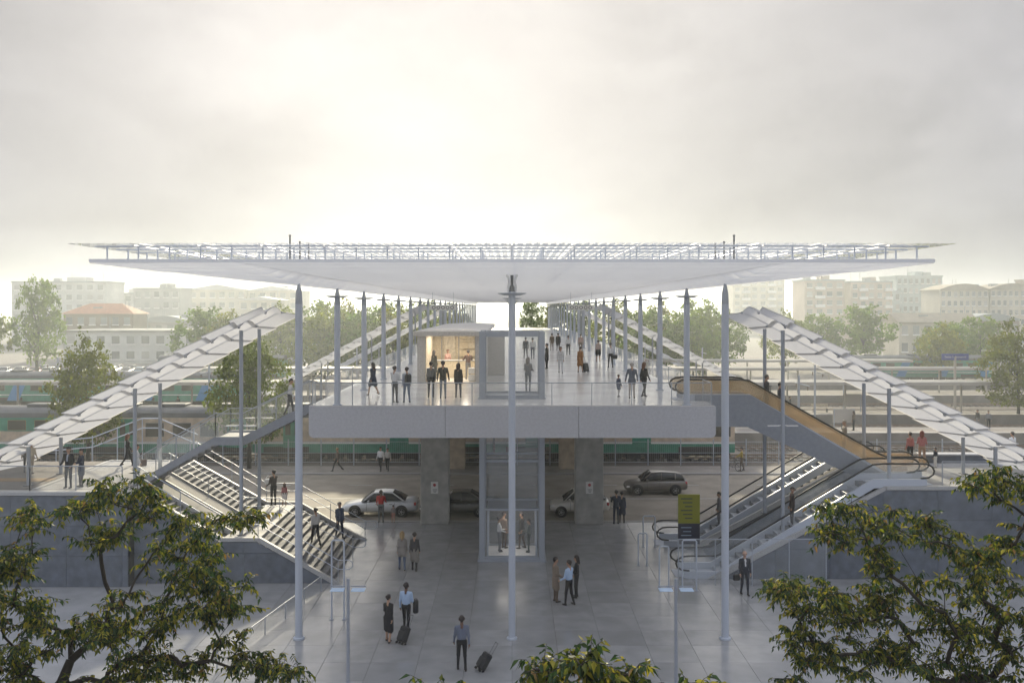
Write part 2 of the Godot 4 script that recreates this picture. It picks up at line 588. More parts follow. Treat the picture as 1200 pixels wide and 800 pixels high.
func flight(parent: Node, x_hi: float, y_hi: float, x_lo: float, y_lo: float, z0: float, z1: float, nst: int, m: Material) -> void:
	# nst treads descending from (x_hi,y_hi) to (x_lo,y_lo)
	var dx := (x_lo - x_hi) / nst
	var dy := (y_hi - y_lo) / nst
	for k in nst:
		var top := y_hi - dy * (k + 1) if k < nst else y_lo
		if top < y_lo + 0.001:
			continue
		var cx := x_hi + dx * (k + 0.5)
		part("step", bx(V(cx - signf(dx) * 0.015, top - 0.12, (z0 + z1) * 0.5), V(absf(dx) + 0.03, 0.24, absf(z1 - z0)), 0.008), m, parent)

func left_side() -> void:
	var zf := -40.4
	var zb := -48.7
	# terrace block and its paved top
	var w := thing("terrace_wall", "blue grey panelled retaining wall under the terrace with the wide stairs", "wall")
	var body := MB.new()
	body.prism(P2([-70, -0.2, -16.5, -0.2, -16.5, 3.94, -70, 3.94]), zb, zf - 0.06)
	part("core", body, M.joint, w)
	panels(P2([-48, 0, -16.55, 0, -16.55, 3.92, -48, 3.92]), 2.4, 1.31, 0.014, zf - 0.06, 0.06, [M.wall_panel, M.wall_panel_b, M.wall_panel], w)
	part("coping", bx(V(-43.2, 4.02, zf - 0.2), V(53.4, 0.16, 0.5), 0.012), M.coping, w)
	var t := struct("terrace_pavement", bx(V(-18.65, 4.01, -44.75), V(4.2, 0.16, 7.55)), M.terrace)
	part("edge_strip", bx(V(-20.88, 4.02, -44.75), V(0.22, 0.17, 7.55)), M.coping, t)
	part("edge_strip", bx(V(-18.7, 4.02, zb + 0.08), V(4.4, 0.2, 0.2)), M.coping, t)
	part("edge_strip", bx(V(-16.53, 4.025, -44.75), V(0.3, 0.17, 7.5)), M.coping, t)
	struct("upper_pavement", bx(V(-45.5, 4.005, -44.75), V(48.9, 0.16, 7.55)), M.asphalt_up)
	var oc := struct("ochre_band", bx(V(-45.5, 4.09, -43.3), V(48.6, 0.008, 0.8)), M.ochre)
	# rail on the edge
	var b := thing("terrace_balustrade", "clear glass balustrade along the terrace edge above the panelled wall, beside the wide stairs", "balustrade")
	balustrade(b, V(-46, 4.1, zf - 0.25), V(-20.9, 4.1, zf - 0.25), 2.2)
	balustrade(b, V(-20.9, 4.1, zf - 0.25), V(-16.9, 4.1, zf - 0.25), 2.0)
	var b2 := thing("handrail", "pale twin rail sloping up behind the terrace by the tree", "railing")
	for y in [0.55, 1.05]:
		var mb := MB.new()
		mb.tube([V(-24.2, 4.0 + y, -48.95), V(-21.9, 4.2 + y, -48.95), V(-19.3, 5.2 + y, -48.95), V(-18.4, 5.2 + y, -48.95), V(-16.4, 4.35 + y, -48.95)], [0.03], 8)
		part("rail", mb, M.steel_light, b2)
	for x in [-23.8, -21.9, -20.6, -19.3, -18.4, -16.6]:
		part("post", bx(V(x, 4.1 + (1.0 if x > -19.5 and x < -18 else 0.5), -48.95), V(0.04, 2.3 if x > -21 else 1.5, 0.04)), M.steel_light, b2)
	# the wide stairs
	var st := thing("wide_stairs", "broad grey stone stairs with landing going down from terrace to plaza", "stairs")
	var core := MB.new()
	core.prism(P2([-16.5, -0.2, -16.5, 3.7, -12.7, 1.62, -11.2, 1.62, -7.9, -0.02, -7.9, -0.2]), -48.6, -41.06)
	part("core", core, M.pier, st)
	flight(st, -16.42, 4.1, -12.7, 1.9, -41.02, -42.3, 14, M.step)
	flight(st, -16.42, 4.1, -12.7, 1.9, -45.1, -48.5, 14, M.step)
	var ramp := MB.new()
	ramp.prism(P2([-16.42, 4.085, -16.42, 3.6, -12.55, 1.4, -12.55, 1.86]), -45.06, -42.34)
	part("ramp_strip", ramp, M.step, st)
	for z in [-42.32, -45.08, -43.7]:
		var rm := MB.new()
		rm.prism(P2([-16.42, 4.16, -16.42, 3.8, -12.6, 1.7, -12.6, 1.96]), z - 0.045, z + 0.045)
		part("ramp_edge", rm, M.coping, st)
	part("landing", bx(V(-11.9, 1.77, -44.76), V(1.6, 0.26, 7.48), 0.008), M.terrace, st)
	flight(st, -11.1, 1.9, -7.6, 0.0, -41.02, -48.5, 12, M.step)
	# side walls of the stairs
	var out := P2([-16.5, 0, -16.5, 4.1, -12.7, 1.98, -11.1, 1.98, -7.55, 0.02, -7.5, 0])
	panels(P2([-16.5, 0, -16.5, 3.92, -12.75, 1.8, -11.15, 1.8, -7.9, 0]), 2.4, 1.31, 0.014, -41.0, 0.06, [M.wall_panel, M.wall_panel_b], st)
	var cop := P2([-16.5, 4.12, -16.5, 3.95, -12.72, 1.83, -11.12, 1.83, -7.86, 0.0, -7.5, 0.0, -11.0, 1.99, -12.66, 1.99])
	for z in [-41.1, -48.7]:
		var mb := MB.new()
		mb.prism(cop, z, z + 0.2)
		part("coping", mb, M.coping, st)
	var bw := MB.new()
	bw.prism(out, -48.76, -48.71)
	part("back_wall", bw, M.wall_panel, st)
	# stair rails
	for z in [-41.0, -44.8, -48.55]:
		var mb := MB.new()
		for h in [0.55, 0.95]:
			mb.tube([V(-16.4, 4.15 + h, z), V(-12.7, 2.0 + h, z), V(-11.1, 2.0 + h, z), V(-7.6, 0.05 + h, z), V(-7.1, 0.05 + h, z)], [0.02], 7)
		mb.tube([V(-7.1, 1.0, z), V(-6.98, 0.9, z), V(-6.98, 0.7, z), V(-7.1, 0.6, z)], [0.02], 7)
		part("handrail", mb, M.steel_light, st)
		for q in [[-16.3, 4.1], [-14.5, 3.0], [-12.7, 1.95], [-11.1, 1.95], [-9.4, 0.95], [-7.6, 0.0]]:
			part("rail_post", bx(V(q[0], q[1] + 0.45, z), V(0.03, 1.0, 0.03)), M.steel, st)
	# the narrower stair from terrace to deck
	var us := thing("deck_stairs", "slim stair with grey steel stringer rising from terrace to the bridge deck", "stairs")
	for z in [-42.3, -44.56]:
		var mb := MB.new()
		mb.prism(P2([-17.1, 3.75, -17.1, 4.1, -13.36, 6.22, -12.15, 6.22, -9.0, 7.78, -9.0, 7.36, -12.05, 5.84, -13.45, 5.84]), z, z + 0.12)
		part("stringer", mb, M.stringer, us)
	flight(us, -9.0, 7.7, -12.15, 6.14, -42.42, -44.2, 10, M.terrace)
	part("landing", bx(V(-12.755, 6.06, -43.35), V(1.21, 0.16, 2.0)), M.coping, us)
	flight(us, -13.36, 6.14, -17.1, 4.1, -42.42, -44.2, 13, M.terrace)
	for z in [-42.24, -44.5]:
		balustrade(us, V(-9.1, 7.7, z), V(-12.15, 6.2, z), 1.55)
		balustrade(us, V(-12.15, 6.2, z), V(-13.36, 6.2, z), 1.3)
		balustrade(us, V(-13.36, 6.2, z), V(-16.9, 4.2, z), 1.8)
	# low glass edge on the plaza in front of the wall
	var lg := thing("plaza_balustrade", "low glass edge with small posts on the plaza near the stair foot", "balustrade")
	balustrade(lg, V(-9.75, 0, -31.0), V(-8.1, 0, -39.8), 1.75, 0.62, M.pane)

# ------------------------------------------------------------------ escalators
func escalator(label: String, xl: float, i0: float, i1: float, xh: float, y0: float, y1: float, zc: float, width: float, cut: float, bronze: bool, floor_cut := -99.0) -> void:
	# low end at x = xl, incline from i0 (y0) to i1 (y1), high end at xh; sgn tells which way it climbs
	var sg := signf(i1 - i0)
	var t := thing("escalator", label, "escalator")
	var zs := [zc - width * 0.5, zc + width * 0.5]
	# steps
	var run := absf(i1 - i0)
	var ns := int(round((y1 - y0) / 0.21))
	var sw := width - 0.36
	for k in ns:
		var x := i0 + sg * run * (k + 0.5) / ns
		var y := y0 + (y1 - y0) * (k + 1) / ns
		part("step", bx(V(x, y - 0.16, zc), V(run / ns + 0.01, 0.3, sw), 0.01), M.steel_dark if k % 2 else M.steel, t)
	part("comb_plate", bx(V((xl + i0) * 0.5, y0 + 0.012, zc), V(absf(i0 - xl), 0.03, sw)), M.steel_light, t)
	part("comb_plate", bx(V((xh + i1) * 0.5, y1 + 0.012, zc), V(absf(xh - i1), 0.03, sw)), M.steel_light, t)
	for z in zs:
		var o: float = 0.09 if z > zc else -0.09
		# skirt
		var sk := MB.new()
		sk.prism(P2([xl + sg * 0.35, y0 + 0.02, xl + sg * 0.35, y0 + 0.3, i0 - sg * 0.05, y0 + 0.3, i1 - sg * 0.05, y1 + 0.3, xh - sg * 0.35, y1 + 0.3, xh - sg * 0.35, y1 + 0.02, i1, y1 - 0.1, i0, y0 - 0.1]), z - 0.07, z + 0.07)
		part("skirt", sk, M.steel_light, t)
		# glass
		var gl := MB.new()
		gl.prism(P2([xl + sg * 0.1, y0 + 0.31, xl + sg * 0.1, y0 + 0.93, i0 - sg * 0.05, y0 + 0.93, i1 - sg * 0.05, y1 + 0.93, xh - sg * 0.1, y1 + 0.93, xh - sg * 0.1, y1 + 0.31, i1 - sg * 0.05, y1 + 0.31, i0 - sg * 0.05, y0 + 0.31]), z - 0.006, z + 0.006)
		part("glass_balustrade", gl, M.pane_bronze if bronze else M.pane, t)
		# handrail loop
		var pts := [V(xl + sg * 0.6, y0 + 0.32, z), V(xl + sg * 0.25, y0 + 0.36, z), V(xl + sg * 0.05, y0 + 0.5, z), V(xl, y0 + 0.66, z), V(xl + sg * 0.08, y0 + 0.83, z), V(xl + sg * 0.28, y0 + 0.95, z), V(xl + sg * 0.55, y0 + 0.98, z), V(i0 - sg * 0.5, y0 + 0.98, z), V(i0 - sg * 0.1, y0 + 1.0, z), V(i0 + sg * 0.3, y0 + 1.17, z)]
		pts.append_array([V(i1 - sg * 0.4, y1 + 0.74, z), V(i1 - sg * 0.05, y1 + 0.93, z), V(i1 + sg * 0.4, y1 + 0.98, z), V(xh - sg * 0.55, y1 + 0.98, z), V(xh - sg * 0.28, y1 + 0.95, z), V(xh - sg * 0.08, y1 + 0.83, z), V(xh, y1 + 0.66, z), V(xh - sg * 0.05, y1 + 0.5, z), V(xh - sg * 0.25, y1 + 0.36, z), V(xh - sg * 0.6, y1 + 0.32, z)])
		var hr := MB.new()
		hr.tube(pts, [0.042], 8)
		part("handrail", hr, M.rubber, t)
		if cut > 0.0:
			# side cladding of a free hanging truss
			var cl := MB.new()
			cl.prism(P2([i0 + sg * 0.05, y0 - 0.12, i0 + sg * 0.15, y0 + 0.28, i1 - sg * 0.05, y1 + 0.28, xh - sg * 0.9, y1 + 0.28, xh - sg * 0.9, y1 - cut, i1 + sg * 0.1, y1 - cut, i0 + sg * 0.9, y0 - 0.12]), z + o * 0.9, z + o * 1.5)
			part("truss_cladding", cl, M.truss, t)
	if cut > 0.0:
		var un := MB.new()
		un.prism(P2([i0 + sg * 0.95, y0 - 0.1, i0 + sg * 1.0, y0 + 0.06, i1, y1 - cut + 0.16, xh - sg * 0.95, y1 - cut + 0.16, xh - sg * 0.95, y1 - cut + 0.02, i1 + sg * 0.1, y1 - cut + 0.02]), zs[0] - 0.05, zs[1] + 0.05)
		part("underside", un, M.truss, t)

func right_side() -> void:
	var zf := -41.6
	var zb := -48.9
	var w := thing("terrace_wall", "blue grey panelled retaining wall under the terrace with the escalators", "wall")
	var body := MB.new()
	body.prism(P2([16.9, -0.2, 70, -0.2, 70, 3.94, 16.9, 3.94]), zb, zf - 0.06)
	part("core", body, M.joint, w)
	panels(P2([9.3, 0, 16.55, 3.92, 48, 3.92, 48, 0]), 2.4, 1.31, 0.014, zf - 0.06, 0.06, [M.wall_panel, M.wall_panel_b, M.wall_panel], w)
	part("coping", bx(V(43.3, 4.02, zf - 0.2), V(53.4, 0.16, 0.5), 0.012), M.coping, w)
	var cp := MB.new()
	cp.prism(P2([8.7, 0.02, 16.55, 4.1, 16.6, 3.94, 9.25, 0.02]), zf - 0.16, zf + 0.02)
	part("coping", cp, M.coping, w)
	var t := struct("terrace_pavement", bx(V(43.3, 4.01, -45.3), V(53.2, 0.16, 6.8)), M.terrace)
	part("edge_strip", bx(V(43.3, 4.02, zb + 0.06), V(53.2, 0.2, 0.2)), M.coping, t)
	# sloped infill between the two lower escalators
	var inf := MB.new()
	inf.prism(P2([9.3, -0.1, 16.8, 4.0, 16.8, -0.1]), -46.95, -43.35)
	part("sloped_infill", inf, M.wall_panel, w)
	var cp2 := MB.new()
	cp2.prism(P2([8.7, 0.02, 16.6, 4.16, 16.6, 3.94, 9.25, 0.02]), -46.9, -46.7)
	part("coping", cp2, M.coping, w)
	var fl := MB.new()
	fl.prism(P2([9.9, -0.1, 16.8, 3.75, 16.8, -0.1]), -43.2, zf - 0.2)
	fl.prism(P2([9.9, -0.1, 16.8, 3.75, 16.8, -0.1]), -48.8, -47.1)
	part("infill", fl, M.joint, w)
	escalator("grey escalator with clear sides rising from plaza beside the panelled wall", 7.3, 9.2, 16.1, 18.8, 0.0, 4.1, -42.5, 1.5, 0.0, false)
	escalator("grey escalator with clear sides rising from plaza next to the road", 7.3, 9.2, 16.1, 18.8, 0.0, 4.1, -48.0, 1.5, 0.0, false)
	escalator("high escalator with bronze glass and grey truss linking terrace and deck", 19.4, 17.3, 11.0, 7.6, 4.1, 7.7, -44.45, 1.6, 1.2, true)
	var b := thing("terrace_balustrade", "clear glass balustrade along the terrace edge above the panelled wall, beside the escalators", "balustrade")
	balustrade(b, V(19.2, 4.1, zf - 0.25), V(46, 4.1, zf - 0.25), 2.2)
	var bn := thing("stone_bench", "long low white topped bench at the back of the terrace", "bench", V(23.0, 4.09, -48.2))
	part("seat", bx(V(0, 0.42, 0), V(4.2, 0.09, 0.6), 0.015), M.coping, bn)
	part("plinth", bx(V(0, 0.185, 0), V(4.0, 0.37, 0.45)), M.wall_panel, bn)
	# glass screen line in front of the escalator wall
	var lg := thing("glass_screen", "thin glass screen with slender posts in front of the escalator wall", "screen")
	balustrade(lg, V(7.2, 0, -40.6), V(13.6, 0, -40.6), 1.6, 2.0, M.pane)

# ------------------------------------------------------------------ scale canopies over stairs
func canopy(label: String, sx: float, x0: float, ytop: float, zfront: float, zback: float, nmod: int, posts: bool, ground_y: Array, scale := 1.0) -> void:
	var t := thing("stair_canopy", label, "canopy")
	var zc := (zfront + zback) * 0.5
	var hw := absf(zback - zfront) * 0.5
	var slope := 0.547
	var pitch := 1.19 * scale
	# cross section: distance from middle, lift
	var cs := [[-hw - 2.4 * scale, -0.14 * scale], [-hw, 0.0], [-hw * 0.4, 0.24 * scale], [0.0, 0.3 * scale], [hw * 0.4, 0.24 * scale], [hw, 0.0], [hw + 2.0 * scale, 0.28 * scale]]
	for k in nmod:
		var xa := x0 + sx * pitch * (k - 0.16)
		var xb := x0 + sx * pitch * (k + 1.0)
		var ya := ytop - slope * pitch * (k - 0.16) - 0.05 * scale
		var yb := ytop - slope * pitch * (k + 1.0) + 0.05 * scale
		var mb := MB.new()
		var th := 0.035 * scale
		for i in cs.size() - 1:
			var p = cs[i]
			var q = cs[i + 1]
			var wing: bool = i == 0 or i == cs.size() - 2
			# lower lip flares; the wings end slanted
			var la: float = p[1] * 0.95
			var lb: float = q[1] * 0.95
			var sl0: float = 0.35 * sx * scale if i == 0 else 0.0
			var sl1: float = 0.35 * sx * scale if i == cs.size() - 2 else 0.0
			var A := V(xa - sl0, ya + la, zc + p[0])
			var B := V(xa - sl1, ya + lb, zc + q[0])
			var C := V(xb - sl1, yb + q[1] * 1.1, zc + q[0])
			var D := V(xb - sl0, yb + p[1] * 1.1, zc + p[0])
			var dn := V(0, -th, 0)
			mb.quad(A, B, C, D) if sx < 0 else mb.quad(D, C, B, A)
			mb.quadn(D, C, C + dn, D + dn, V(sx, 0, 0))
			mb.quadn(A, B, B + dn, A + dn, V(-sx, 0, 0))
			if i == 0:
				mb.quadn(A, D, D + dn, A + dn, V(0, 0, -1))
			if i == cs.size() - 2:
				mb.quadn(B, C, C + dn, B + dn, V(0, 0, 1))
		var sp := part("scale_panel", mb, M.canopy, t)
		for z in [zfront, zback]:
			part("bracket", bx(V(xa, ya - 0.02, z), V(0.06, 0.1, 0.2) * scale), M.steel, sp)
	# purlin tubes carrying the scales
	for z in [zfront, zback]:
		var mb := MB.new()
		mb.tube([V(x0, ytop + 0.06, z), V(x0 + sx * pitch * nmod, ytop + 0.06 - slope * pitch * nmod, z)], [0.035 * scale], 7)
		part("purlin", mb, M.steel_light, t)
	if posts:
		for k in ground_y.size():
			var px: float = x0 + sx * (0.9 + 4.75 * k) * scale
			for z in [zfront, zback]:
				var yt := ytop - 0.25 - slope * absf(px - x0)
				var g: float = ground_y[k][0 if z == zfront else 1]
				var mb := MB.new()
				mb.tube([V(px, g, z), V(px, yt, z)], [0.085 * scale], 10)
				var po := part("post", mb, M.steel, t)
				part("foot_plate", bx(V(px, g + 0.01, z), V(0.32, 0.03, 0.32)), M.steel_dark, po)
				if k == 0:
					var ly: float = 6.75 if k == 0 else 5.6
					var lm := MB.new()
					for sd in [-1, 1]:
						lm.box(V(px + sd * 0.42, ly, z), V(0.5, 0.035, 0.16))
						lm.box(V(px + sd * 0.14, ly + 0.02, z), V(0.12, 0.03, 0.05))
					part("lamp_arms", lm, M.white_paint, po)

# ------------------------------------------------------------------ footbridge
const COL_X := 7.75
func col_z(k: int) -> float:
	return -(34.1 + 7.5 * (k - 1))

func column_mesh(y0: float, y1: float, r: float) -> MB:
	var mb := MB.new()
	mb.lathe([Vector2(0, y0), Vector2(r * 1.55, y0), Vector2(r * 1.55, y0 + 0.05), Vector2(r, y0 + 0.07), Vector2(r, y1 - 0.75)], Vector3.ZERO, 18)
	return mb

func cone_mesh(y1: float, r: float) -> MB:
	var mb := MB.new()
	mb.lathe([Vector2(r, y1 - 0.75), Vector2(r * 0.85, y1 - 0.35), Vector2(r * 0.3, y1), Vector2(0, y1)], Vector3.ZERO, 18)
	return mb

func bridge() -> void:
	var d := thing("footbridge_deck", "long concrete footbridge deck with pale polished floor crossing the railway", "bridge")
	part("slab", bx(V(0, 6.98, -123.5), V(17.7, 1.38, 163.6)), M.concrete, d)
	part("floor", bx(V(0, 7.685, -123.4), V(17.9, 0.03, 164.0)), M.deck_floor, d)
	# nosing panels, with recessed joints and rounded lower corners
	for q in [[-8.97, -2.96, 1], [-2.94, 2.94, 0], [2.96, 9.0, 2]]:
		var x0: float = q[0]
		var x1: float = q[1]
		var pl := PackedVector2Array()
		pl.append(Vector2(x0, 7.66)); pl.append(Vector2(x1, 7.66))
		if q[2] == 2:
			for k in 7:
				var an: float = k / 6.0 * PI * 0.5
				pl.append(Vector2(x1 - 0.22 + 0.22 * cos(an), 6.5 - 0.22 * sin(an)))
		else:
			pl.append(Vector2(x1, 6.28))
		if q[2] == 1:
			for k in 7:
				var an: float = PI * 0.5 + k / 6.0 * PI * 0.5
				pl.append(Vector2(x0 + 0.22 + 0.22 * cos(an), 6.5 - 0.22 * sin(an)))
		else:
			pl.append(Vector2(x0, 6.28))
		var mb := MB.new()
		mb.prism(pl, -41.72, -41.4)
		part("nosing_panel", mb, M.concrete, d)
	part("edge_strip", bx(V(0, 7.68, -41.5), V(17.9, 0.04, 0.16)), M.coping, d)
	# piers
	var pier_labels := ["grey concrete pier with parking notice beside the silver car", "grey concrete pier with parking notice beside the small cream car", "concrete pier with sunlight painted in as tan, beyond the road behind the silver car", "concrete pier with sunlight painted in as tan, beyond the road behind the cream car"]
	var n := 0
	for z in [-52.0, -69.9]:
		for sx in [-1, 1]:
			var pr := thing("bridge_pier", pier_labels[n], "pier", V(sx * 4.3, 0, z - 0.6), 0.0, "bridge piers")
			n += 1
			part("shaft", bx(V(0, 3.14, 0), V(1.55, 6.28, 1.1), 0.03), M.pier if z > -60 else M.pier_sunlit_tint, pr)
			var sg := part("notice", bx(V(0, 2.05 if z > -60 else 5.6, 0.557), V(0.4, 0.66, 0.012)), M.sign_white, pr)
			var dk := MB.new()
			dk.lathe([Vector2(0, 0), Vector2(0.085, 0), Vector2(0.085, 0.006), Vector2(0, 0.006)], V(0, 2.2 if z > -60 else 5.75, 0.566), 16, Basis(Vector3.RIGHT, PI * 0.5))
			part("red_mark", dk, M.sign_red, sg)
			var ln := MB.new()
			for k in 3:
				ln.box(V(0.02, (1.95 if z > -60 else 5.5) - k * 0.07, 0.566), V(0.26 - k * 0.06, 0.025, 0.006))
			part("print", ln, M.steel_dark, sg)
	for z in [-101.0, -130.0, -160.0, -190.0]:
		for sx in [-1, 1]:
			var pr := thing("bridge_pier", "plain concrete pier under the long deck, %s beyond the sun tinted piers, on the %s side" % [ORD[int((-z - 100.0) / 29.0)], "kiosk" if sx < 0 else "escalator"], "pier", V(sx * 4.3, 0, z), 0.0, "far bridge piers")
			part("shaft", bx(V(0, 3.14, 0), V(1.55, 6.28, 1.1), 0.03), M.pier, pr)
	# front and side balustrades
	var fb := thing("deck_balustrade", "frameless clear glass balustrade along the front of the deck", "balustrade")
	balustrade(fb, V(-8.85, 7.7, -41.6), V(8.85, 7.7, -41.6), 1.77, 0.98)
	for sx in [-1, 1]:
		var sb := thing("deck_balustrade", "long glass balustrade down the deck side with the slim stair" if sx < 0 else "long glass balustrade down the deck side with the escalator", "balustrade")
		balustrade(sb, V(sx * 8.85, 7.7, -41.65), V(sx * 8.85, 7.7, -42.2 if sx < 0 else -43.5), 2.0, 0.98)
		balustrade(sb, V(sx * 8.85, 7.7, -44.6 if sx < 0 else -45.4), V(sx * 8.85, 7.7, -204.5), 3.75, 0.98)
	# columns
	var r := 0.135
	var g_mesh := column_mesh(0.0, 12.9, r).mesh(M.steel_light)
	var d_mesh := column_mesh(7.7, 12.9, r).mesh(M.steel_light)
	var tip := cone_mesh(12.9, r).mesh(M.steel)
	var disc := MB.new()
	disc.lathe([Vector2(0.14, 12.5), Vector2(0.3, 12.46), Vector2(0.52, 12.53), Vector2(0.52, 12.55), Vector2(0.3, 12.52), Vector2(0.14, 12.54)], Vector3.ZERO, 20)
	var disc_m := disc.mesh(M.steel)
	for k in range(1, 24):
		for sx in [-1, 1]:
			var lab := "tall slim grey column standing on the plaza, on the side of the wide stairs" if sx < 0 else "tall slim grey column standing on the plaza, on the side of the escalators"
			if k > 1:
				lab = "slim grey roof column, %s on the deck from its front edge, row on the %s side" % [ORD[k - 2], "kiosk" if sx < 0 else "escalator"]
			var c := thing("roof_column", lab, "column", V(sx * COL_X, 0, col_z(k)), 0.0, "roof columns")
			part("shaft", g_mesh if k == 1 else d_mesh, null, c)
			part("tapered_tip", tip, null, c)
			if k > 1:
				part("lamp_disc", disc_m, null, c)
	# middle mast with forked head
	var ms := thing("centre_mast", "tall pale mast with forked head on the plaza axis", "column", V(0, 0, -34.1))
	part("shaft", column_mesh(0.0, 13.35, 0.125), M.steel_light, ms)
	var nk := MB.new()
	nk.lathe([Vector2(0.125, 12.6), Vector2(0.1, 12.72), Vector2(0.05, 12.85), Vector2(0.06, 13.2), Vector2(0, 13.2)], Vector3.ZERO, 14)
	part("neck", nk, M.steel_dark, ms)
	for sx in [-1, 1]:
		var fk := MB.new()
		fk.tube([V(sx * 0.115, 12.55, 0.02), V(sx * 0.13, 12.75, 0.03), V(sx * 0.11, 12.95, 0.03), V(sx * 0.13, 13.1, 0.03), V(sx * 0.19, 13.22, 0.03)], [0.045, 0.045, 0.04, 0.04, 0.05], 8)
		part("fork", fk, M.white_paint, ms)
	part("lamp_disc", disc_m, null, ms)
	for k in [3, 5, 7, 9, 11]:
		var c := thing("deck_mast", "slim mast with lamp disc on the deck axis, %s behind the lift" % ORD[(k - 3) / 2], "column", V(0, 0, col_z(k) - 1.5), 0.0, "deck axis masts")
		part("shaft", column_mesh(7.7, 13.9, 0.1), M.steel_light, c)
		part("lamp_disc", disc_m, null, c)

# ------------------------------------------------------------------ roof
const RF := 24.75
const RB := 205.0
func keel_t(dep: float) -> float:
	return clampf((dep - 27.3) / (34.1 - 27.3), 0.0, 1.0)

func roof() -> void:
	var t := thing("station_roof", "vast flat white roof with louvred top layer over the footbridge", "roof")
	# soffit boards, transverse
	var dep := RF
	var k := 0
	var sheet := MB.new()
	sheet.quadn(V(-7.4, 0, 0.45), V(7.4, 0, 0.45), V(7.4, 0, -0.45), V(-7.4, 0, -0.45), Vector3.DOWN)
	var sheet_m := sheet.mesh(M.soffit)
	var rib := bx(Vector3.ZERO, V(14.6, 0.05, 0.03)).mesh(M.white_paint)
	while dep < RB - 0.5:
		part("membrane_panel", sheet_m, null, t, V(0, 13.22, -(dep + 0.45)))
		part("rib", rib, null, t, V(0, 13.24, -dep))
		dep += 0.9
	# wings: keel facet and rising wing, cut in panels
	for sx in [-1, 1]:
		var dd := RF
		var n := 0
		while dd < RB:
			var len := 1.7 if dd < 60.0 else 7.5
			if dd < 34.2 and dd + len > 34.2:
				len = 34.2 - dd
			var e := minf(dd + len, RB)
			var mb := MB.new()
			var drop := 0.012 * (n % 3)
			var g := 0.0015
			var rows := []
			for q in [dd + g, e - g]:
				var kt := keel_t(q)
				rows.append([V(sx * 7.3, 13.235, -q), V(sx * 7.75, lerpf(13.2, 12.86, kt), -q), V(sx * 8.05, lerpf(13.2, 12.88, kt), -q), V(sx * 11.14, 13.18 - drop, -q)])
			for i in 3:
				var a: Vector3 = rows[0][i]
				var b: Vector3 = rows[0][i + 1]
				var c: Vector3 = rows[1][i + 1]
				var f: Vector3 = rows[1][i]
				var nm := (c - a).cross(f - b).normalized()
				if nm.y > 0: nm = -nm
				mb.quadn(a, b, c, f, nm)
			for z in [0, 1]:
				var ro = rows[z]
				var m := V(0, 0, 1 if z == 0 else -1)
				for i in 3:
					var a: Vector3 = ro[i]
					var b: Vector3 = ro[i + 1]
					mb.quadn(a, b, V(b.x, 13.27, b.z), V(a.x, 13.27, a.z), m)
			var o0: Vector3 = rows[0][3]
			var o1: Vector3 = rows[1][3]
			mb.quadn(o0, o1, V(o1.x, 13.27, o1.z), V(o0.x, 13.27, o0.z), V(sx, 0, 0))
			part("wing_panel", mb, M.soffit, t)
			dd = e
			n += 1
	part("front_edge", bx(V(0, 13.25, -RF + 0.02), V(22.3, 0.09, 0.04)), M.white_paint, t)
	# posts, cross rails, long purlins and louvres of the upper layer
	var post := bx(V(0, 0.155, 0), V(0.035, 0.31, 0.035)).mesh(M.steel_light)
	var zrow := 0
	for q in [RF + 0.1, RF + 1.45, RF + 2.8, RF + 5.5, RF + 9.5, RF + 17.0]:
		var rail := MB.new()
		for sx in [-1, 1]:
			rail.bar(V(0, 13.66, -q), V(sx * 11.05, 13.63, -q), 0.04, 0.035)
		part("cross_rail", rail, M.steel_light, t)
		for i in range(-13, 14):
			part("post", post, null, t, V(i * 0.825, 13.3, -q))
		zrow += 1
	for i in range(-6, 7):
		var mb := MB.new()
		mb.tube([V(i * 1.66, 13.64, -RF + 0.06), V(i * 1.66, 13.66, -RB)], [0.03], 6)
		part("purlin", mb, M.white_paint, t)
	var lv := MB.new()
	for i in range(-52, 53):
		var x := i * 0.223
		var y := 13.72 - absf(x) * 0.002
		lv.box(V(x, y, -(RF + RB) * 0.5), V(0.15, 0.012, RB - RF + 0.3), Basis.IDENTITY)
	var lo := part("louvre_blades", lv, M.pv_glass, t)
	lo.set_meta("kind", "stuff")
	for sx in [-1, 1]:
		for q in [[6.25, 0.34, 0.024], [5.97, 0.16, 0.02], [5.72, 0.08, 0.016]]:
			var v := thing("roof_vent", "%s of three dark vent pipes above the roof louvres, on the %s side" % ["tallest" if q[1] > 0.3 else ("middle" if q[1] > 0.1 else "shortest"), "stairs" if sx < 0 else "escalator"], "pipe", V(sx * q[0], 13.3, -26.4), 0.0, "roof vent pipes")
			var mb := MB.new()
			mb.lathe([Vector2(q[2], 0), Vector2(q[2], 0.38 + q[1]), Vector2(q[2] * 1.4, 0.38 + q[1]), Vector2(q[2] * 1.4, 0.42 + q[1]), Vector2(0, 0.43 + q[1])], Vector3.ZERO, 10)
			part("pipe", mb, M.steel_dark, v)

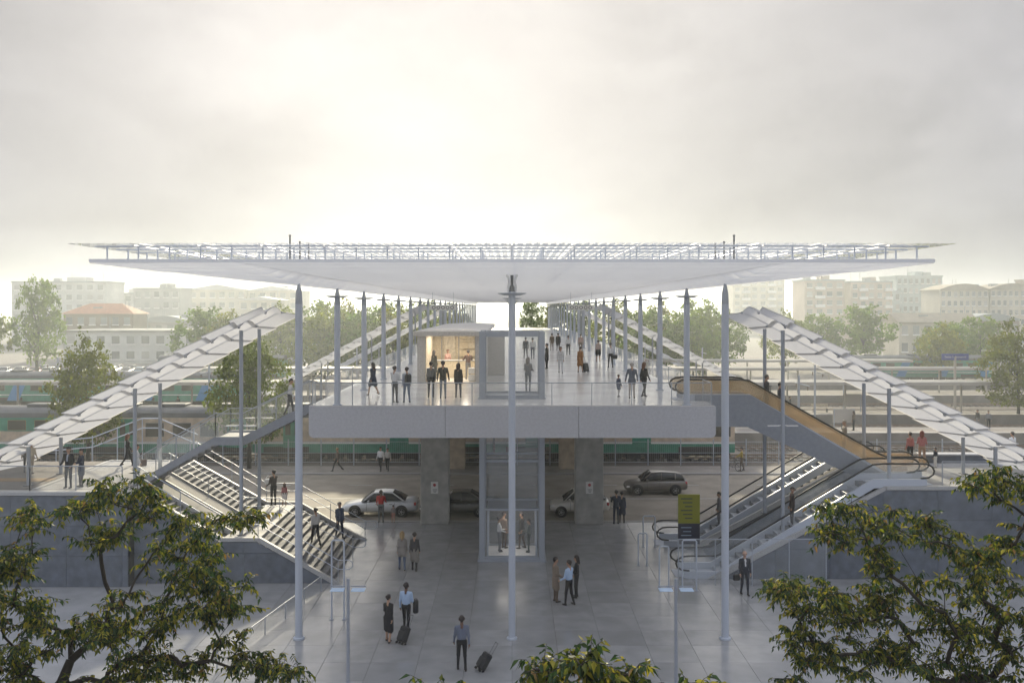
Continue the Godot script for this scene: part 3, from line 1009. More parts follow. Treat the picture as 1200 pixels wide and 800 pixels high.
# ------------------------------------------------------------------ lift and kiosk
func lift() -> void:
	var t := thing("glass_lift", "steel framed glass lift shaft rising from plaza through the deck", "lift")
	var zf := -44.6
	var zb := -46.9
	for sx in [-1, 1]:
		for z in [zf, zb]:
			part("corner_post", bx(V(sx * 1.42, 5.45, z), V(0.28, 10.9, 0.26), 0.02), M.steel, t)
	for y in [0.12, 2.45, 4.75, 7.78, 10.76]:
		var h: float = 0.24 if y < 0.2 or y > 10.0 else (0.16 if y > 7 else 0.1)
		for z in [zf, zb]:
			part("cross_beam", bx(V(0, y, z + 0.02), V(2.52, h, 0.16)), M.steel, t)
		for sx in [-1, 1]:
			part("side_beam", bx(V(sx * 1.42, y, (zf + zb) * 0.5), V(0.14, h, 2.0)), M.steel, t)
	for q in [[0.3, 2.38], [2.52, 4.68], [4.82, 6.2], [7.9, 10.6]]:
		for z in [zf - 0.05, zb + 0.05]:
			part("glass_pane", bx(V(0, (q[0] + q[1]) * 0.5, z), V(2.48, q[1] - q[0], 0.012)), M.pane, t)
		for sx in [-1, 1]:
			part("glass_pane", bx(V(sx * 1.42, (q[0] + q[1]) * 0.5, (zf + zb) * 0.5), V(0.012, q[1] - q[0], 1.96)), M.pane, t)
	part("base_plinth", bx(V(0, 7.73, -45.75), V(3.2, 0.08, 2.7)), M.steel, t)
	part("base_plinth", bx(V(0, 0.05, -45.75), V(3.25, 0.1, 2.7)), M.steel, t)
	var c := thing("lift_cabin", "lift cabin with white floor standing at plaza level in the glass shaft", "lift", V(0, 0.1, -45.75))
	part("cabin_floor", bx(V(0, 0.05, 0), V(2.4, 0.1, 1.9)), M.white_paint, c)
	part("ceiling", bx(V(0, 2.28, 0), V(2.4, 0.1, 1.9)), M.steel, c)
	var clm := StandardMaterial3D.new()
	clm.albedo_color = Color(1, 1, 1)
	clm.emission_enabled = true
	clm.emission = Color(1, 0.97, 0.92)
	clm.emission_energy_multiplier = 0.35
	part("ceiling_lamp", bx(V(0, 2.2, 0), V(1.4, 0.04, 0.9)), clm, c)
	var cal := AreaLight3D.new()
	cal.name = "lamp_glow"
	cal.area_size = Vector2(1.4, 0.9)
	cal.light_color = Color(1, 0.97, 0.92)
	cal.light_energy = 0.5
	cal.shadow_enabled = true
	c.add_child(cal, true)
	cal.position = V(0, 2.16, 0)
	cal.rotation.x = -PI * 0.5
	for sx in [-1, 1]:
		for z in [-0.9, 0.9]:
			part("frame_post", bx(V(sx * 1.16, 1.16, z), V(0.07, 2.12, 0.07)), M.steel_light, c)

func kiosk() -> void:
	var t := thing("cafe_kiosk", "grey cafe kiosk with glazed front and timber interior on the deck", "kiosk", V(0, 7.7, 0))
	var zf := -54.4
	part("side_wall", bx(V(-5.3, 1.35, -67.0), V(0.4, 2.7, 25.2)), M.kiosk_grey, t)
	part("side_wall", bx(V(-1.95, 1.35, -67.0), V(0.3, 2.7, 25.2)), M.kiosk_grey, t)
	part("rear_wall", bx(V(-3.6, 1.35, -79.8), V(3.6, 2.7, 0.3)), M.kiosk_grey, t)
	part("fascia", bx(V(-3.6, 2.82, zf + 0.1), V(4.2, 0.26, 0.5), 0.02), M.kiosk_grey, t)
	var rp := PackedVector2Array()
	for k in 13:
		var u := k / 12.0
		rp.append(Vector2(-5.7 + 4.2 * u, 2.95 + 0.1 * sin(PI * u)))
	rp.append(Vector2(-1.5, 2.72)); rp.append(Vector2(-5.7, 2.72))
	var rm := MB.new()
	rm.prism(rp, -80.2, zf - 0.16)
	part("roof", rm, M.soffit, t)
	part("timber_wall", bx(V(-3.6, 1.35, -60.2), V(3.1, 2.7, 0.1)), M.wood, t)
	for k in 4:
		part("timber_panel", bx(V(-4.8 + k * 0.8, 1.75, -60.1), V(0.77, 1.6, 0.05), 0.006), M.wood if k % 2 else M.counter, t)
	for y in [1.25, 1.75, 2.2]:
		part("shelf", bx(V(-2.7, y, -59.95), V(1.2, 0.04, 0.25)), M.counter, t)
	for sx in [-5.05, -2.15]:
		part("timber_lining", bx(V(sx, 1.35, -57.4), V(0.06, 2.6, 5.4)), M.wood, t)
	part("counter", bx(V(-3.6, 0.52, -58.2), V(2.9, 1.04, 0.6), 0.02), M.counter, t)
	part("counter_top", bx(V(-3.6, 1.07, -58.2), V(3.0, 0.05, 0.7), 0.01), M.coping, t)
	for x in [-4.85, -2.35]:
		for y in [0.2, 0.62]:
			part("display_crate", bx(V(x, y, -55.4), V(0.45, 0.34, 0.5), 0.02), M.white_paint, t)
	for k in 4:
		part("mullion", bx(V(-5.08 + k * 0.99, 1.35, zf - 0.25), V(0.04, 2.68, 0.05)), M.steel, t)
	for k in 3:
		part("glass_pane", bx(V(-4.585 + k * 0.99, 1.35, zf - 0.25), V(0.94, 2.66, 0.012)), M.pane, t)
	var lm := StandardMaterial3D.new()
	lm.albedo_color = Color(1, 0.9, 0.7)
	lm.emission_enabled = true
	lm.emission = Color(1, 0.95, 0.86)
	lm.emission_energy_multiplier = 1.6
	for x in [-4.4, -2.8]:
		part("ceiling_lamp", bx(V(x, 2.68, -57.0), V(0.12, 0.05, 3.0)), lm, t)
		var al := AreaLight3D.new()
		al.name = "lamp_glow"
		al.area_size = Vector2(0.12, 3.0)
		al.light_color = Color(1, 0.95, 0.86)
		al.light_energy = 3.5
		al.shadow_enabled = true
		t.add_child(al, true)
		al.position = V(x, 2.64, -57.0)
		al.rotation.x = -PI * 0.5
	var sb := thing("service_block", "plain pale box with flat top behind the lift on the deck", "cabinet", V(-1.0, 7.7, -61.3))
	part("casing", bx(V(0, 1.35, 0), V(1.05, 2.7, 2.2), 0.03), M.kiosk_grey, sb)
	part("top_plate", bx(V(0, 2.73, 0), V(1.15, 0.06, 2.3)), M.soffit, sb)
	for sx in [-1, 1]:
		var h := thing("hanging_sign", "small hanging platform sign with ring marks under the roof, kiosk side" if sx < 0 else "small hanging platform sign with ring marks under the roof, escalator side", "sign", V(sx * 5.3, 12.05, -72.0))
		part("board", bx(V(0, 0, 0), V(2.0, 0.4, 0.06), 0.01), M.sign_white, h)
		for k in 5:
			var rg := MB.new()
			rg.lathe([Vector2(0.09, 0), Vector2(0.14, 0), Vector2(0.14, 0.012), Vector2(0.09, 0.012), Vector2(0.09, 0)], V(-0.7 + k * 0.35, 0, 0.032), 14, Basis(Vector3.RIGHT, PI * 0.5))
			part("ring_mark", rg, M.steel_dark, h)
		for x in [-0.8, 0.8]:
			part("hanger", bx(V(x, 0.68, 0), V(0.025, 0.98, 0.025)), M.steel, h)

# ------------------------------------------------------------------ lofts, cars, trains
func loft(mb: MB, rings: Array, caps := true) -> void:
	var nr := rings.size()
	var np: int = rings[0].size()
	var nm := []
	for i in nr:
		var row := []
		for k in np:
			var du: Vector3 = rings[mini(i + 1, nr - 1)][k] - rings[maxi(i - 1, 0)][k]
			var dv: Vector3 = rings[i][(k + 1) % np] - rings[i][(k - 1 + np) % np]
			row.append(dv.cross(du).normalized())
		nm.append(row)
	var ctr := Vector3.ZERO
	for r in rings:
		for p in r:
			ctr += p
	ctr /= nr * np
	var flip := 0.0
	for i in nr:
		for k in np:
			flip += nm[i][k].dot(rings[i][k] - ctr)
	var sg := 1.0 if flip > 0 else -1.0
	for i in nr - 1:
		for k in np:
			var k2 := (k + 1) % np
			mb.tri(rings[i][k], rings[i][k2], rings[i + 1][k2], nm[i][k] * sg, nm[i][k2] * sg, nm[i + 1][k2] * sg)
			mb.tri(rings[i][k], rings[i + 1][k2], rings[i + 1][k], nm[i][k] * sg, nm[i + 1][k2] * sg, nm[i + 1][k] * sg)
	if caps:
		for e in [0, nr - 1]:
			var c := Vector3.ZERO
			for p in rings[e]:
				c += p
			c /= np
			var m: Vector3 = (c - ctr).normalized()
			for k in np:
				mb.tri(c, rings[e][k], rings[e][(k + 1) % np], m, m, m)

func ring(x: float, y0: float, y1: float, w0: float, w1: float, p := 3.2, n := 20) -> Array:
	var r := []
	for k in n:
		var a := TAU * k / n
		var cs := cos(a)
		var sn := sin(a)
		var yy := (y0 + y1) * 0.5 + (y1 - y0) * 0.5 * signf(sn) * pow(absf(sn), 2.0 / p)
		var u := (yy - y0) / (y1 - y0)
		r.append(V(x, yy, lerpf(w0, w1, u) * signf(cs) * pow(absf(cs), 2.0 / p)))
	return r

func make_car(called: String, label: String, paint: Material, L: float, W: float, prof: Array, cab: Array, wheel_r: float, at: Vector3, turn := 0.0, group := "") -> Node3D:
	# nose towards -x. prof: [u along length, y0, y1, width factor]; cab: [u, belt, top, width factor at top]
	var t := thing(called, label, "car", at, turn, group)
	var rings := []
	for q in prof:
		rings.append(ring((q[0] - 0.5) * L, q[1], q[2], W * 0.5 * q[3], W * 0.5 * q[3] * 0.93, 3.6))
	var mb := MB.new()
	loft(mb, rings)
	part("body", mb, paint, t)
	var gr := []
	var rr := []
	for q in cab:
		gr.append(ring((q[0] - 0.5) * L, q[1], q[2], W * 0.46, W * 0.5 * q[3], 4.0))
	mb = MB.new()
	loft(mb, gr)
	part("windows", mb, M.car_glass, t)
	# roof skin over the middle of the cabin
	for q in cab:
		if q[4] > 0:
			rr.append(ring((q[0] - 0.5) * L, q[2] - 0.1, q[2] + 0.012, W * 0.5 * q[3] * 1.06, W * 0.5 * q[3] * 0.98, 3.0))
	mb = MB.new()
	loft(mb, rr)
	part("roof", mb, paint, t)
	# pillars
	for sx in [-1, 1]:
		for q in cab:
			if q.size() > 5:
				var pb := MB.new()
				pb.bar(V((q[5] - 0.5) * L, q[1] + 0.02, sx * W * 0.462), V((q[0] - 0.5) * L, q[2] - 0.03, sx * W * 0.5 * q[3] * 1.01), 0.05, 0.06)
				part("pillar", pb, paint, t)
		part("mirror", bx(V((cab[0][0] + 0.1 - 0.5) * L, cab[0][1] + 0.1, sx * (W * 0.5 + 0.07)), V(0.12, 0.13, 0.2), 0.03), paint, t)
		for q in [[0.47, 0.1], [0.66, 0.1]]:
			part("door_handle", bx(V((q[0] - 0.5) * L, cab[0][1] - 0.1, sx * (W * 0.5 + 0.003)), V(0.17, 0.03, 0.03), 0.008), M.steel_dark, t)
		for q in [0.34, 0.535, 0.71]:
			part("door_seam", bx(V((q - 0.5) * L, (cab[0][1] + 0.35) * 0.5, sx * (W * 0.5 - 0.012)), V(0.012, cab[0][1] - 0.38, 0.03)), M.black, t)
	# lights, bumper, plate
	for sx in [-1, 1]:
		part("headlight", bx(V(-0.5 * L + 0.16, prof[1][2] - 0.16, sx * W * 0.36), V(0.24, 0.13, 0.3), 0.04), M.headlight, t)
		part("taillight", bx(V(0.5 * L - 0.1, prof[prof.size() - 2][2] - 0.2, sx * W * 0.37), V(0.16, 0.2, 0.26), 0.04), M.taillight, t)
	part("grille", bx(V(-0.5 * L + 0.02, 0.42, 0), V(0.06, 0.16, W * 0.55), 0.02), M.black, t)
	part("number_plate", bx(V(0.5 * L + 0.005, 0.55, 0), V(0.02, 0.11, 0.5)), M.sign_white, t)
	# wheels
	for ux in [0.185, 0.8]:
		for sx in [-1, 1]:
			var r := wheel_r
			var x: float = (ux - 0.5) * L
			var ab := MB.new()
			ab.lathe([Vector2(0, -0.1), Vector2(r * 1.17, -0.1), Vector2(r * 1.17, 0.1), Vector2(0, 0.1)], V(x, r + 0.02, sx * (W * 0.5 - 0.095)), 20, Basis(Vector3.RIGHT, PI * 0.5))
			part("wheel_arch", ab, M.black, t)
			var wn := MB.new()
			wn.lathe([Vector2(r * 0.62, -0.1), Vector2(r * 0.95, -0.1), Vector2(r, -0.06), Vector2(r, 0.06), Vector2(r * 0.95, 0.1), Vector2(r * 0.62, 0.1)], V(x, r, sx * (W * 0.5 - 0.06)), 22, Basis(Vector3.RIGHT, PI * 0.5 * sx))
			var wh := part("wheel", wn, M.tyre, t)
			var rn := MB.new()
			rn.lathe([Vector2(0, 0.0), Vector2(r * 0.64, 0.0), Vector2(r * 0.64, 0.05), Vector2(r * 0.56, 0.085), Vector2(r * 0.5, 0.05), Vector2(0.05, 0.07), Vector2(0, 0.075)], V(x, r, sx * (W * 0.5 - 0.06)), 16, Basis(Vector3.RIGHT, PI * 0.5 * sx))
			part("rim", rn, M.rim, wh)
			for k in 5:
				var an := TAU * k / 5.0
				var sp := MB.new()
				sp.bar(V(x, r, sx * (W * 0.5 + 0.02)), V(x + cos(an) * r * 0.55, r + sin(an) * r * 0.55, sx * (W * 0.5 + 0.02)), 0.05, 0.03)
				part("spoke", sp, M.rim, wh)
	return t

var SEDAN := [[0.0, 0.3, 0.5, 0.78], [0.02, 0.24, 0.62, 0.88], [0.1, 0.2, 0.74, 0.97], [0.27, 0.2, 0.88, 1.0], [0.5, 0.2, 0.92, 1.0], [0.78, 0.2, 0.96, 1.0], [0.93, 0.24, 0.98, 0.96], [0.985, 0.28, 0.93, 0.9], [1.0, 0.36, 0.75, 0.82]]
var SEDAN_CAB := [[0.27, 0.84, 0.93, 0.8, 0], [0.36, 0.86, 1.24, 0.72, 0], [0.43, 0.87, 1.38, 0.68, 1, 0.29], [0.55, 0.88, 1.42, 0.67, 1, 0.56], [0.68, 0.88, 1.38, 0.68, 1, 0.84], [0.77, 0.9, 1.22, 0.72, 0], [0.85, 0.92, 0.99, 0.78, 0]]
var HATCH := [[0.0, 0.32, 0.55, 0.78], [0.02, 0.26, 0.7, 0.88], [0.1, 0.22, 0.82, 0.97], [0.24, 0.22, 0.93, 1.0], [0.5, 0.22, 0.97, 1.0], [0.8, 0.22, 1.0, 1.0], [0.95, 0.26, 1.02, 0.97], [0.99, 0.32, 0.98, 0.92], [1.0, 0.4, 0.85, 0.86]]
var HATCH_CAB := [[0.24, 0.9, 0.97, 0.82, 0], [0.33, 0.9, 1.3, 0.74, 0], [0.41, 0.92, 1.46, 0.7, 1, 0.27], [0.58, 0.92, 1.5, 0.7, 1, 0.57], [0.8, 0.94, 1.46, 0.7, 1, 0.8], [0.9, 0.96, 1.36, 0.72, 1, 0.95], [0.965, 0.97, 1.05, 0.8, 0]]
var SMALL := [[0.0, 0.34, 0.58, 0.74], [0.03, 0.26, 0.78, 0.88], [0.12, 0.22, 0.9, 0.97], [0.26, 0.22, 0.98, 1.0], [0.5, 0.22, 1.0, 1.0], [0.8, 0.22, 1.02, 1.0], [0.94, 0.26, 1.0, 0.95], [0.985, 0.32, 0.94, 0.88], [1.0, 0.4, 0.78, 0.8]]
var SMALL_CAB := [[0.22, 0.92, 0.98, 0.8, 0], [0.31, 0.93, 1.28, 0.74, 0], [0.4, 0.94, 1.45, 0.7, 1, 0.25], [0.56, 0.94, 1.5, 0.69, 1, 0.6], [0.76, 0.95, 1.44, 0.7, 1, 0.86], [0.87, 0.96, 1.28, 0.73, 0], [0.95, 0.96, 1.02, 0.78, 0]]

func cars() -> void:
	var y := -0.115
	make_car("parked_car", "silver saloon car stopped at the kerb beside the stairs", M.silver, 4.4, 1.75, SEDAN, SEDAN_CAB, 0.31, V(-7.75, y, -55.3))
	make_car("parked_car", "black saloon car half hidden behind the concrete pier", M.carblack, 4.45, 1.78, SEDAN, SEDAN_CAB, 0.32, V(-3.2, y, -55.3))
	make_car("parked_car", "small rounded cream hatchback behind the concrete pier", M.ivory, 3.45, 1.63, SMALL, SMALL_CAB, 0.29, V(3.95, y, -55.2))
	make_car("moving_car", "dark brown hatchback driving along the far lane", M.carbrown, 4.0, 1.75, HATCH, HATCH_CAB, 0.32, V(9.4, y, -61.6))
	# car parks behind the tracks
	var mats := ["silver", "ivory", "cargrey", "carblue", "carblack", "carred"]
	var labs := ["silver", "cream", "mid grey", "steel blue", "black", "dark red"]
	var spots := []
	for k in 11:
		spots.append([-92.0 + k * 2.75, -170.0, "left"])
	for k in 7:
		spots.append([-88.0 + k * 2.75, -176.0, "left"])
	for k in 6:
		spots.append([-50.0 + k * 2.8, -168.0, "mid"])
	for k in 7:
		spots.append([76.0 + k * 2.9, -168.0, "right"])
	var first := {}
	var count := {}
	for k in spots.size():
		var sp = spots[k]
		var ci: int = [0, 1, 2, 0, 3, 1, 4, 0, 1, 2, 5][(k * 5 + k / 3) % 11]
		var place: String = {"left": "below the pale block", "mid": "before the long shed", "right": "behind the name sign"}[sp[2]]
		var key: String = labs[ci] + place
		count[key] = count.get(key, 0) + 1
		var lab: String = "distant %s car, %s of its colour in the car park %s" % [labs[ci], ORD[count[key] - 1], place]
		if not first.has(ci):
			var o := make_car("far_parked_car", lab, M[mats[ci]], 4.2, 1.75, [SEDAN, HATCH][k % 2], [SEDAN_CAB, HATCH_CAB][k % 2], 0.31, V(sp[0], -0.05, sp[1]), PI * 0.5 + 0.15, "cars in the far car parks")
			o.set_meta("stem", "far_parked_car")
			first[ci] = o
		else:
			copy(first[ci], V(sp[0], -0.05, sp[1]), PI * (0.5 if k % 3 else 1.5) + 0.12, lab, "cars in the far car parks")

func side_prism(mb: MB, prof: PackedVector2Array, x0: float, x1: float, zc: float) -> void:
	# profile given as (distance from centre line, height), extruded along x
	mb.prism(prof, x0, x1, Transform3D(Basis(V(0, 0, 1), V(0, 1, 0), V(1, 0, 0)), V(0, 0, zc)))

func carriage(label: String, x0: float, x1: float, zc: float, kind: int, y := 0.1) -> void:
	var t := thing("train_carriage", label, "train", Vector3.ZERO, 0.0, "train carriages")
	var lo: Material = M.green
	var hi: Material = [M.cream, M.green, M.green][kind]
	var mb := MB.new()
	side_prism(mb, P2([-1.38, y + 0.42, 1.38, y + 0.42, 1.42, y + 1.14, -1.42, y + 1.14]), x0, x1, zc)
	part("lower_body", mb, lo, t)
	mb = MB.new()
	side_prism(mb, P2([-1.43, y + 1.14, 1.43, y + 1.14, 1.43, y + 1.26, -1.43, y + 1.26]), x0, x1, zc)
	part("white_stripe", mb, M.white_line, t)
	mb = MB.new()
	side_prism(mb, P2([-1.42, y + 1.26, 1.42, y + 1.26, 1.4, y + 3.2, -1.4, y + 3.2]), x0, x1, zc)
	part("upper_body", mb, hi if kind != 1 else M.cream, t)
	if kind == 1:
		mb = MB.new()
		side_prism(mb, P2([-1.425, y + 2.15, 1.425, y + 2.15, 1.41, y + 3.2, -1.41, y + 3.2]), x0, x1, zc)
		part("upper_band", mb, M.green, t)
	var rp := PackedVector2Array()
	for k in 11:
		var a := PI * k / 10.0
		rp.append(Vector2(1.38 * cos(a), y + 3.2 + 0.85 * pow(sin(a), 0.7)))
	mb = MB.new()
	side_prism(mb, rp, x0 + 0.05, x1 - 0.05, zc)
	var ro := part("roof", mb, M.roof_grey, t)
	for k in 3:
		part("roof_unit", bx(V(lerpf(x0, x1, 0.2 + 0.3 * k), y + 4.1, zc), V(2.2, 0.25, 1.3), 0.04), M.roof_grey, ro)
	var L := x1 - x0
	var nw := int(L / 2.1)
	for k in nw:
		var x := x0 + L * (k + 0.5) / nw
		var door: bool = k % 4 == 1
		if door and kind != 2:
			var dr := part("door", bx(V(x, y + 1.98, zc + 1.43), V(1.5, 2.3, 0.05), 0.01), M.green, t)
			for sx in [-0.37, 0.37]:
				part("pane", bx(V(x + sx, y + 2.35, zc + 1.457), V(0.42, 1.0, 0.012)), M.train_glass, dr)
			var dg := MB.new()
			dg.prism(P2([x - 1.75, y + 1.27, x - 1.15, y + 1.27, x - 0.75, y + 3.15, x - 0.75, y + 1.27 + 1.0]), zc + 1.4, zc + 1.436)
			part("green_flash", dg, M.green, t)
			continue
		if kind == 2 and k % 3 == 1:
			var bl := MB.new()
			bl.prism(P2([x - 1.3, y + 0.5, x + 0.2, y + 0.5, x + 1.2, y + 3.1, x - 0.2, y + 3.1]), zc + 1.4, zc + 1.44)
			part("blue_flash", bl, M.blue_paint, t)
			continue
		var wy := y + (2.25 if kind != 1 else 2.62)
		var wf := part("window", bx(V(x, wy, zc + 1.405), V(1.46, 1.1 if kind != 1 else 0.8, 0.05), 0.01), M.steel_dark if kind != 1 else M.ochre, t)
		part("pane", bx(V(x, wy, zc + 1.434), V(1.36, 1.0 if kind != 1 else 0.7, 0.012)), M.train_glass, wf)
	# underframe and bogies
	var uf := MB.new()
	uf.box(V((x0 + x1) * 0.5, y + 0.36, zc), V(L - 0.6, 0.24, 2.3))
	for k in 7:
		uf.box(V(lerpf(x0, x1, 0.26 + k * 0.08), y + 0.16, zc + 0.7), V(L * 0.06, 0.5, 0.9))
	part("underframe", uf, M.underframe, t)
	for u in [0.14, 0.86]:
		var bg := part("bogie", bx(V(lerpf(x0, x1, u), y + 0.4, zc), V(3.0, 0.28, 2.34), 0.04), M.underframe, t)
		part("bogie_recess", bx(V(lerpf(x0, x1, u), y + 0.68, zc), V(3.6, 0.45, 2.862)), M.underframe, t)
		for sx in [-1.05, 1.05]:
			for sz in [-0.72, 0.72]:
				var wl := MB.new()
				wl.lathe([Vector2(0, -0.06), Vector2(0.42, -0.06), Vector2(0.42, 0.06), Vector2(0.1, 0.08), Vector2(0, 0.08)], V(lerpf(x0, x1, u) + sx, y + 0.42, zc + sz), 16, Basis(Vector3.RIGHT, PI * 0.5))
				part("wheel", wl, M.steel_dark, bg)

func trains() -> void:
	var z := -75.9
	carriage("cream and green carriage at the end of the train under the deck", -1.35, 17.7, z, 0)
	carriage("cream and green carriage behind the silver car and the slim stair", -20.6, -1.55, z, 0)
	carriage("short cream carriage with green doors behind the terrace and the olive tree", -33.8, -20.8, z, 0)
	carriage("cream carriage with green upper band at the outer end of the train", -53.2, -34.0, z, 1)
	carriage("green carriage with blue diagonal flashes beyond the platform by the tall tree", -64.5, -48.4, -117.2, 2)
	carriage("green carriage with blue diagonal flashes beyond the platform near the round tree", -48.2, -32.0, -117.2, 2)
	carriage("dark green carriage standing far off before the long low shed", -59.0, -38.0, -157.5, 2)
	carriage("dark green carriage standing far off before the apartment towers", 55.0, 80.0, -157.5, 2)

# ------------------------------------------------------------------ buildings
func building(called: String, label: String, x0: float, x1: float, h: float, z: float, dep: float, wall: Material, floors: int, bays: int, roof_kind: String, roof_m: Material, balc := false) -> Node3D:
	var t := thing(called, label, "building", V((x0 + x1) * 0.5, 0, z))
	var w := x1 - x0
	part("wall", bx(V(0, h * 0.5 - 0.3, -dep * 0.5), V(w, h + 0.6, dep)), wall, t)
	if roof_kind == "flat":
		part("roof", bx(V(0, h + 0.25, -dep * 0.5), V(w + 0.5, 0.5, dep + 0.5)), roof_m, t)
		part("roof_house", bx(V(w * 0.12, h + 1.1, -dep * 0.5), V(w * 0.2, 1.8, dep * 0.4)), wall, t)
	else:
		var pl := PackedVector2Array()
		if roof_kind == "gable":
			pl = P2([-w * 0.5 - 0.6, h, w * 0.5 + 0.6, h, 0.0, h + w * 0.09])
		elif roof_kind == "vault":
			for k in 13:
				var u := k / 12.0
				pl.append(Vector2(lerpf(-w * 0.5 - 0.4, w * 0.5 + 0.4, u), h + w * 0.12 * sin(PI * u)))
			pl.append(Vector2(w * 0.5 + 0.4, h - 0.3)); pl.append(Vector2(-w * 0.5 - 0.4, h - 0.3))
		if roof_kind == "hip":
			var mb := MB.new()
			var a := V(-w * 0.5 - 0.6, h, 0.6)
			var b := V(w * 0.5 + 0.6, h, 0.6)
			var c := V(w * 0.5 + 0.6, h, -dep - 0.6)
			var d := V(-w * 0.5 - 0.6, h, -dep - 0.6)
			var e := V(-w * 0.5 + dep * 0.5, h + 2.6, -dep * 0.5)
			var f := V(w * 0.5 - dep * 0.5, h + 2.6, -dep * 0.5)
			mb.quad(a, b, f, e)
			mb.quad(c, d, e, f)
			mb.ftri(b, c, f)
			mb.ftri(d, a, e)
			mb.quad(d, c, b, a)
			part("roof", mb, roof_m, t)
		elif roof_kind == "ridge":
			var mb := MB.new()
			var pr := P2([-dep * 0.5 - 0.6, h - 0.1, dep * 0.5 + 0.6, h - 0.1, 0, h + 2.2])
			mb.prism(pr, -w * 0.5 - 0.5, w * 0.5 + 0.5, Transform3D(Basis(V(0, 0, 1), V(0, 1, 0), V(1, 0, 0)), V(0, 0, -dep * 0.5)))
			part("roof", mb, roof_m, t)
		else:
			var mb := MB.new()
			mb.prism(pl, -dep - 0.4, 0.4)
			part("roof", mb, roof_m, t)
	for k in 3:
		var ax := rng.randf_range(-w * 0.4, w * 0.4)
		part("roof_aerial" if k < 2 else "roof_plant", bx(V(ax, h + (1.6 if k < 2 else 0.9), -dep * rng.randf_range(0.2, 0.6)), V(0.12, 3.6, 0.12) if k < 2 else V(2.2, 1.6, 2.0)), M.b_roofgrey, t)
	var fh := h / floors
	var bw := w / bays
	var wins := []
	for wm in [M.b_window, M.b_window, M.b_curtain, M.b_blind]:
		wins.append(bx(Vector3.ZERO, V(bw * 0.52, fh * 0.5, 0.16)).mesh(wm))
	var fr := bx(Vector3.ZERO, V(bw * 0.6, fh * 0.08, 0.34)).mesh(M.b_balcony)
	var bal := bx(Vector3.ZERO, V(bw * 0.96, fh * 0.34, 1.1)).mesh(M.b_balcony)
	for j in range(maxi(0, floors - 6), floors):
		for i in bays:
			var p := V(-w * 0.5 + bw * (i + 0.5), fh * (j + 0.52), 0.0)
			var wi := part("window", wins[rng.randi() % 4], null, t, p)
			part("sill", fr, null, wi, V(0, -fh * 0.29, 0.06))
			if balc and i % 3 == 1:
				part("balcony", bal, null, t, p + V(0, -fh * 0.36, 0.5))
	return t

func buildings() -> void:
	building("apartment_block", "big pale flat roofed apartment block behind the tall tree", -176, -143, 21, -330, 16, M.b_white, 6, 9, "flat", M.b_roofgrey)
	building("apartment_block", "lower pale wing joining the big flat roofed block", -151, -136, 17.2, -346, 14, M.b_white, 5, 4, "flat", M.b_roofgrey)
	building("apartment_block", "pale block with grey attic storey beside the big flat roofed block", -130, -114, 18.5, -322, 12, M.b_grey, 5, 5, "flat", M.b_roofgrey)
	building("tile_roof_house", "brown building with orange tiled hipped roof", -110, -93, 10.6, -230, 9, M.b_brown, 3, 6, "hip", M.b_tile)
	building("vaulted_hall", "grey hall with rounded roof next to the orange roofed building", -96.0, -84, 8.6, -243, 20, M.b_grey, 2, 4, "vault", M.b_roofgrey)
	building("gabled_block", "pale hazy block with low pitched roof, the taller of two alike", -118, -97, 18.7, -342, 20, M.b_cream, 5, 6, "gable", M.b_white)
	building("gabled_block", "pale hazy block with low pitched roof half behind the stair canopy top", -96.5, -78, 18.4, -342, 20, M.b_cream, 5, 5, "gable", M.b_white)
	building("gabled_block", "small pale gabled house before the hazy blocks", -88, -75, 14.6, -302, 14, M.b_cream, 4, 4, "gable", M.b_white)
	building("long_shed", "long low pale industrial shed with white roof edge", -98, -46, 6.7, -205, 18, M.b_white, 2, 16, "flat", M.roof_pale)
	building("apartment_tower", "faint cream apartment tower in the haze above the escalator canopy", 99, 122, 25, -420, 14, M.b_cream, 8, 6, "flat", M.b_roofgrey, true)
	building("apartment_tower", "brick pink apartment tower with white balconies, narrower of two", 103, 117, 21.6, -330, 14, M.b_pink, 7, 4, "flat", M.b_roofgrey, true)
	building("apartment_tower", "brick pink apartment tower with white balconies, wider of two", 118.5, 133, 21, -328, 14, M.b_pink, 7, 5, "flat", M.b_roofgrey, true)
	building("glass_tower", "pale blue green glass office tower above the roofs", 139.5, 156, 23.4, -340, 16, M.b_glass, 7, 8, "flat", M.b_glass)
	building("glass_tower", "lower wing of the pale glass office tower", 130, 139.3, 17.8, -336, 12, M.b_glass, 5, 4, "flat", M.b_glass)
	building("arched_block", "long cream block with brown curved roof beside the glass tower", 137, 152.5, 18, -300, 14, M.b_cream, 6, 8, "vault", M.b_roof)
	building("arched_block", "long cream block with brown curved roof next to the brown tower", 153, 168, 18.2, -300, 14, M.b_cream, 6, 8, "vault", M.b_roof)
	building("apartment_tower", "brown apartment tower at the end of the curved roof blocks", 168.5, 180, 21, -300, 14, M.b_pink, 6, 4, "flat", M.b_roof, true)
	building("tile_roof_house", "low cream house with long brown ridged roof among the trees", 97, 117, 8.6, -235, 10, M.b_cream, 2, 7, "ridge", M.b_roof)
	building("vaulted_hall", "low grey hall with rounded roof beside the brown roofed house", 118, 131.5, 9, -243, 14, M.b_brown, 2, 5, "vault", M.b_roofgrey)

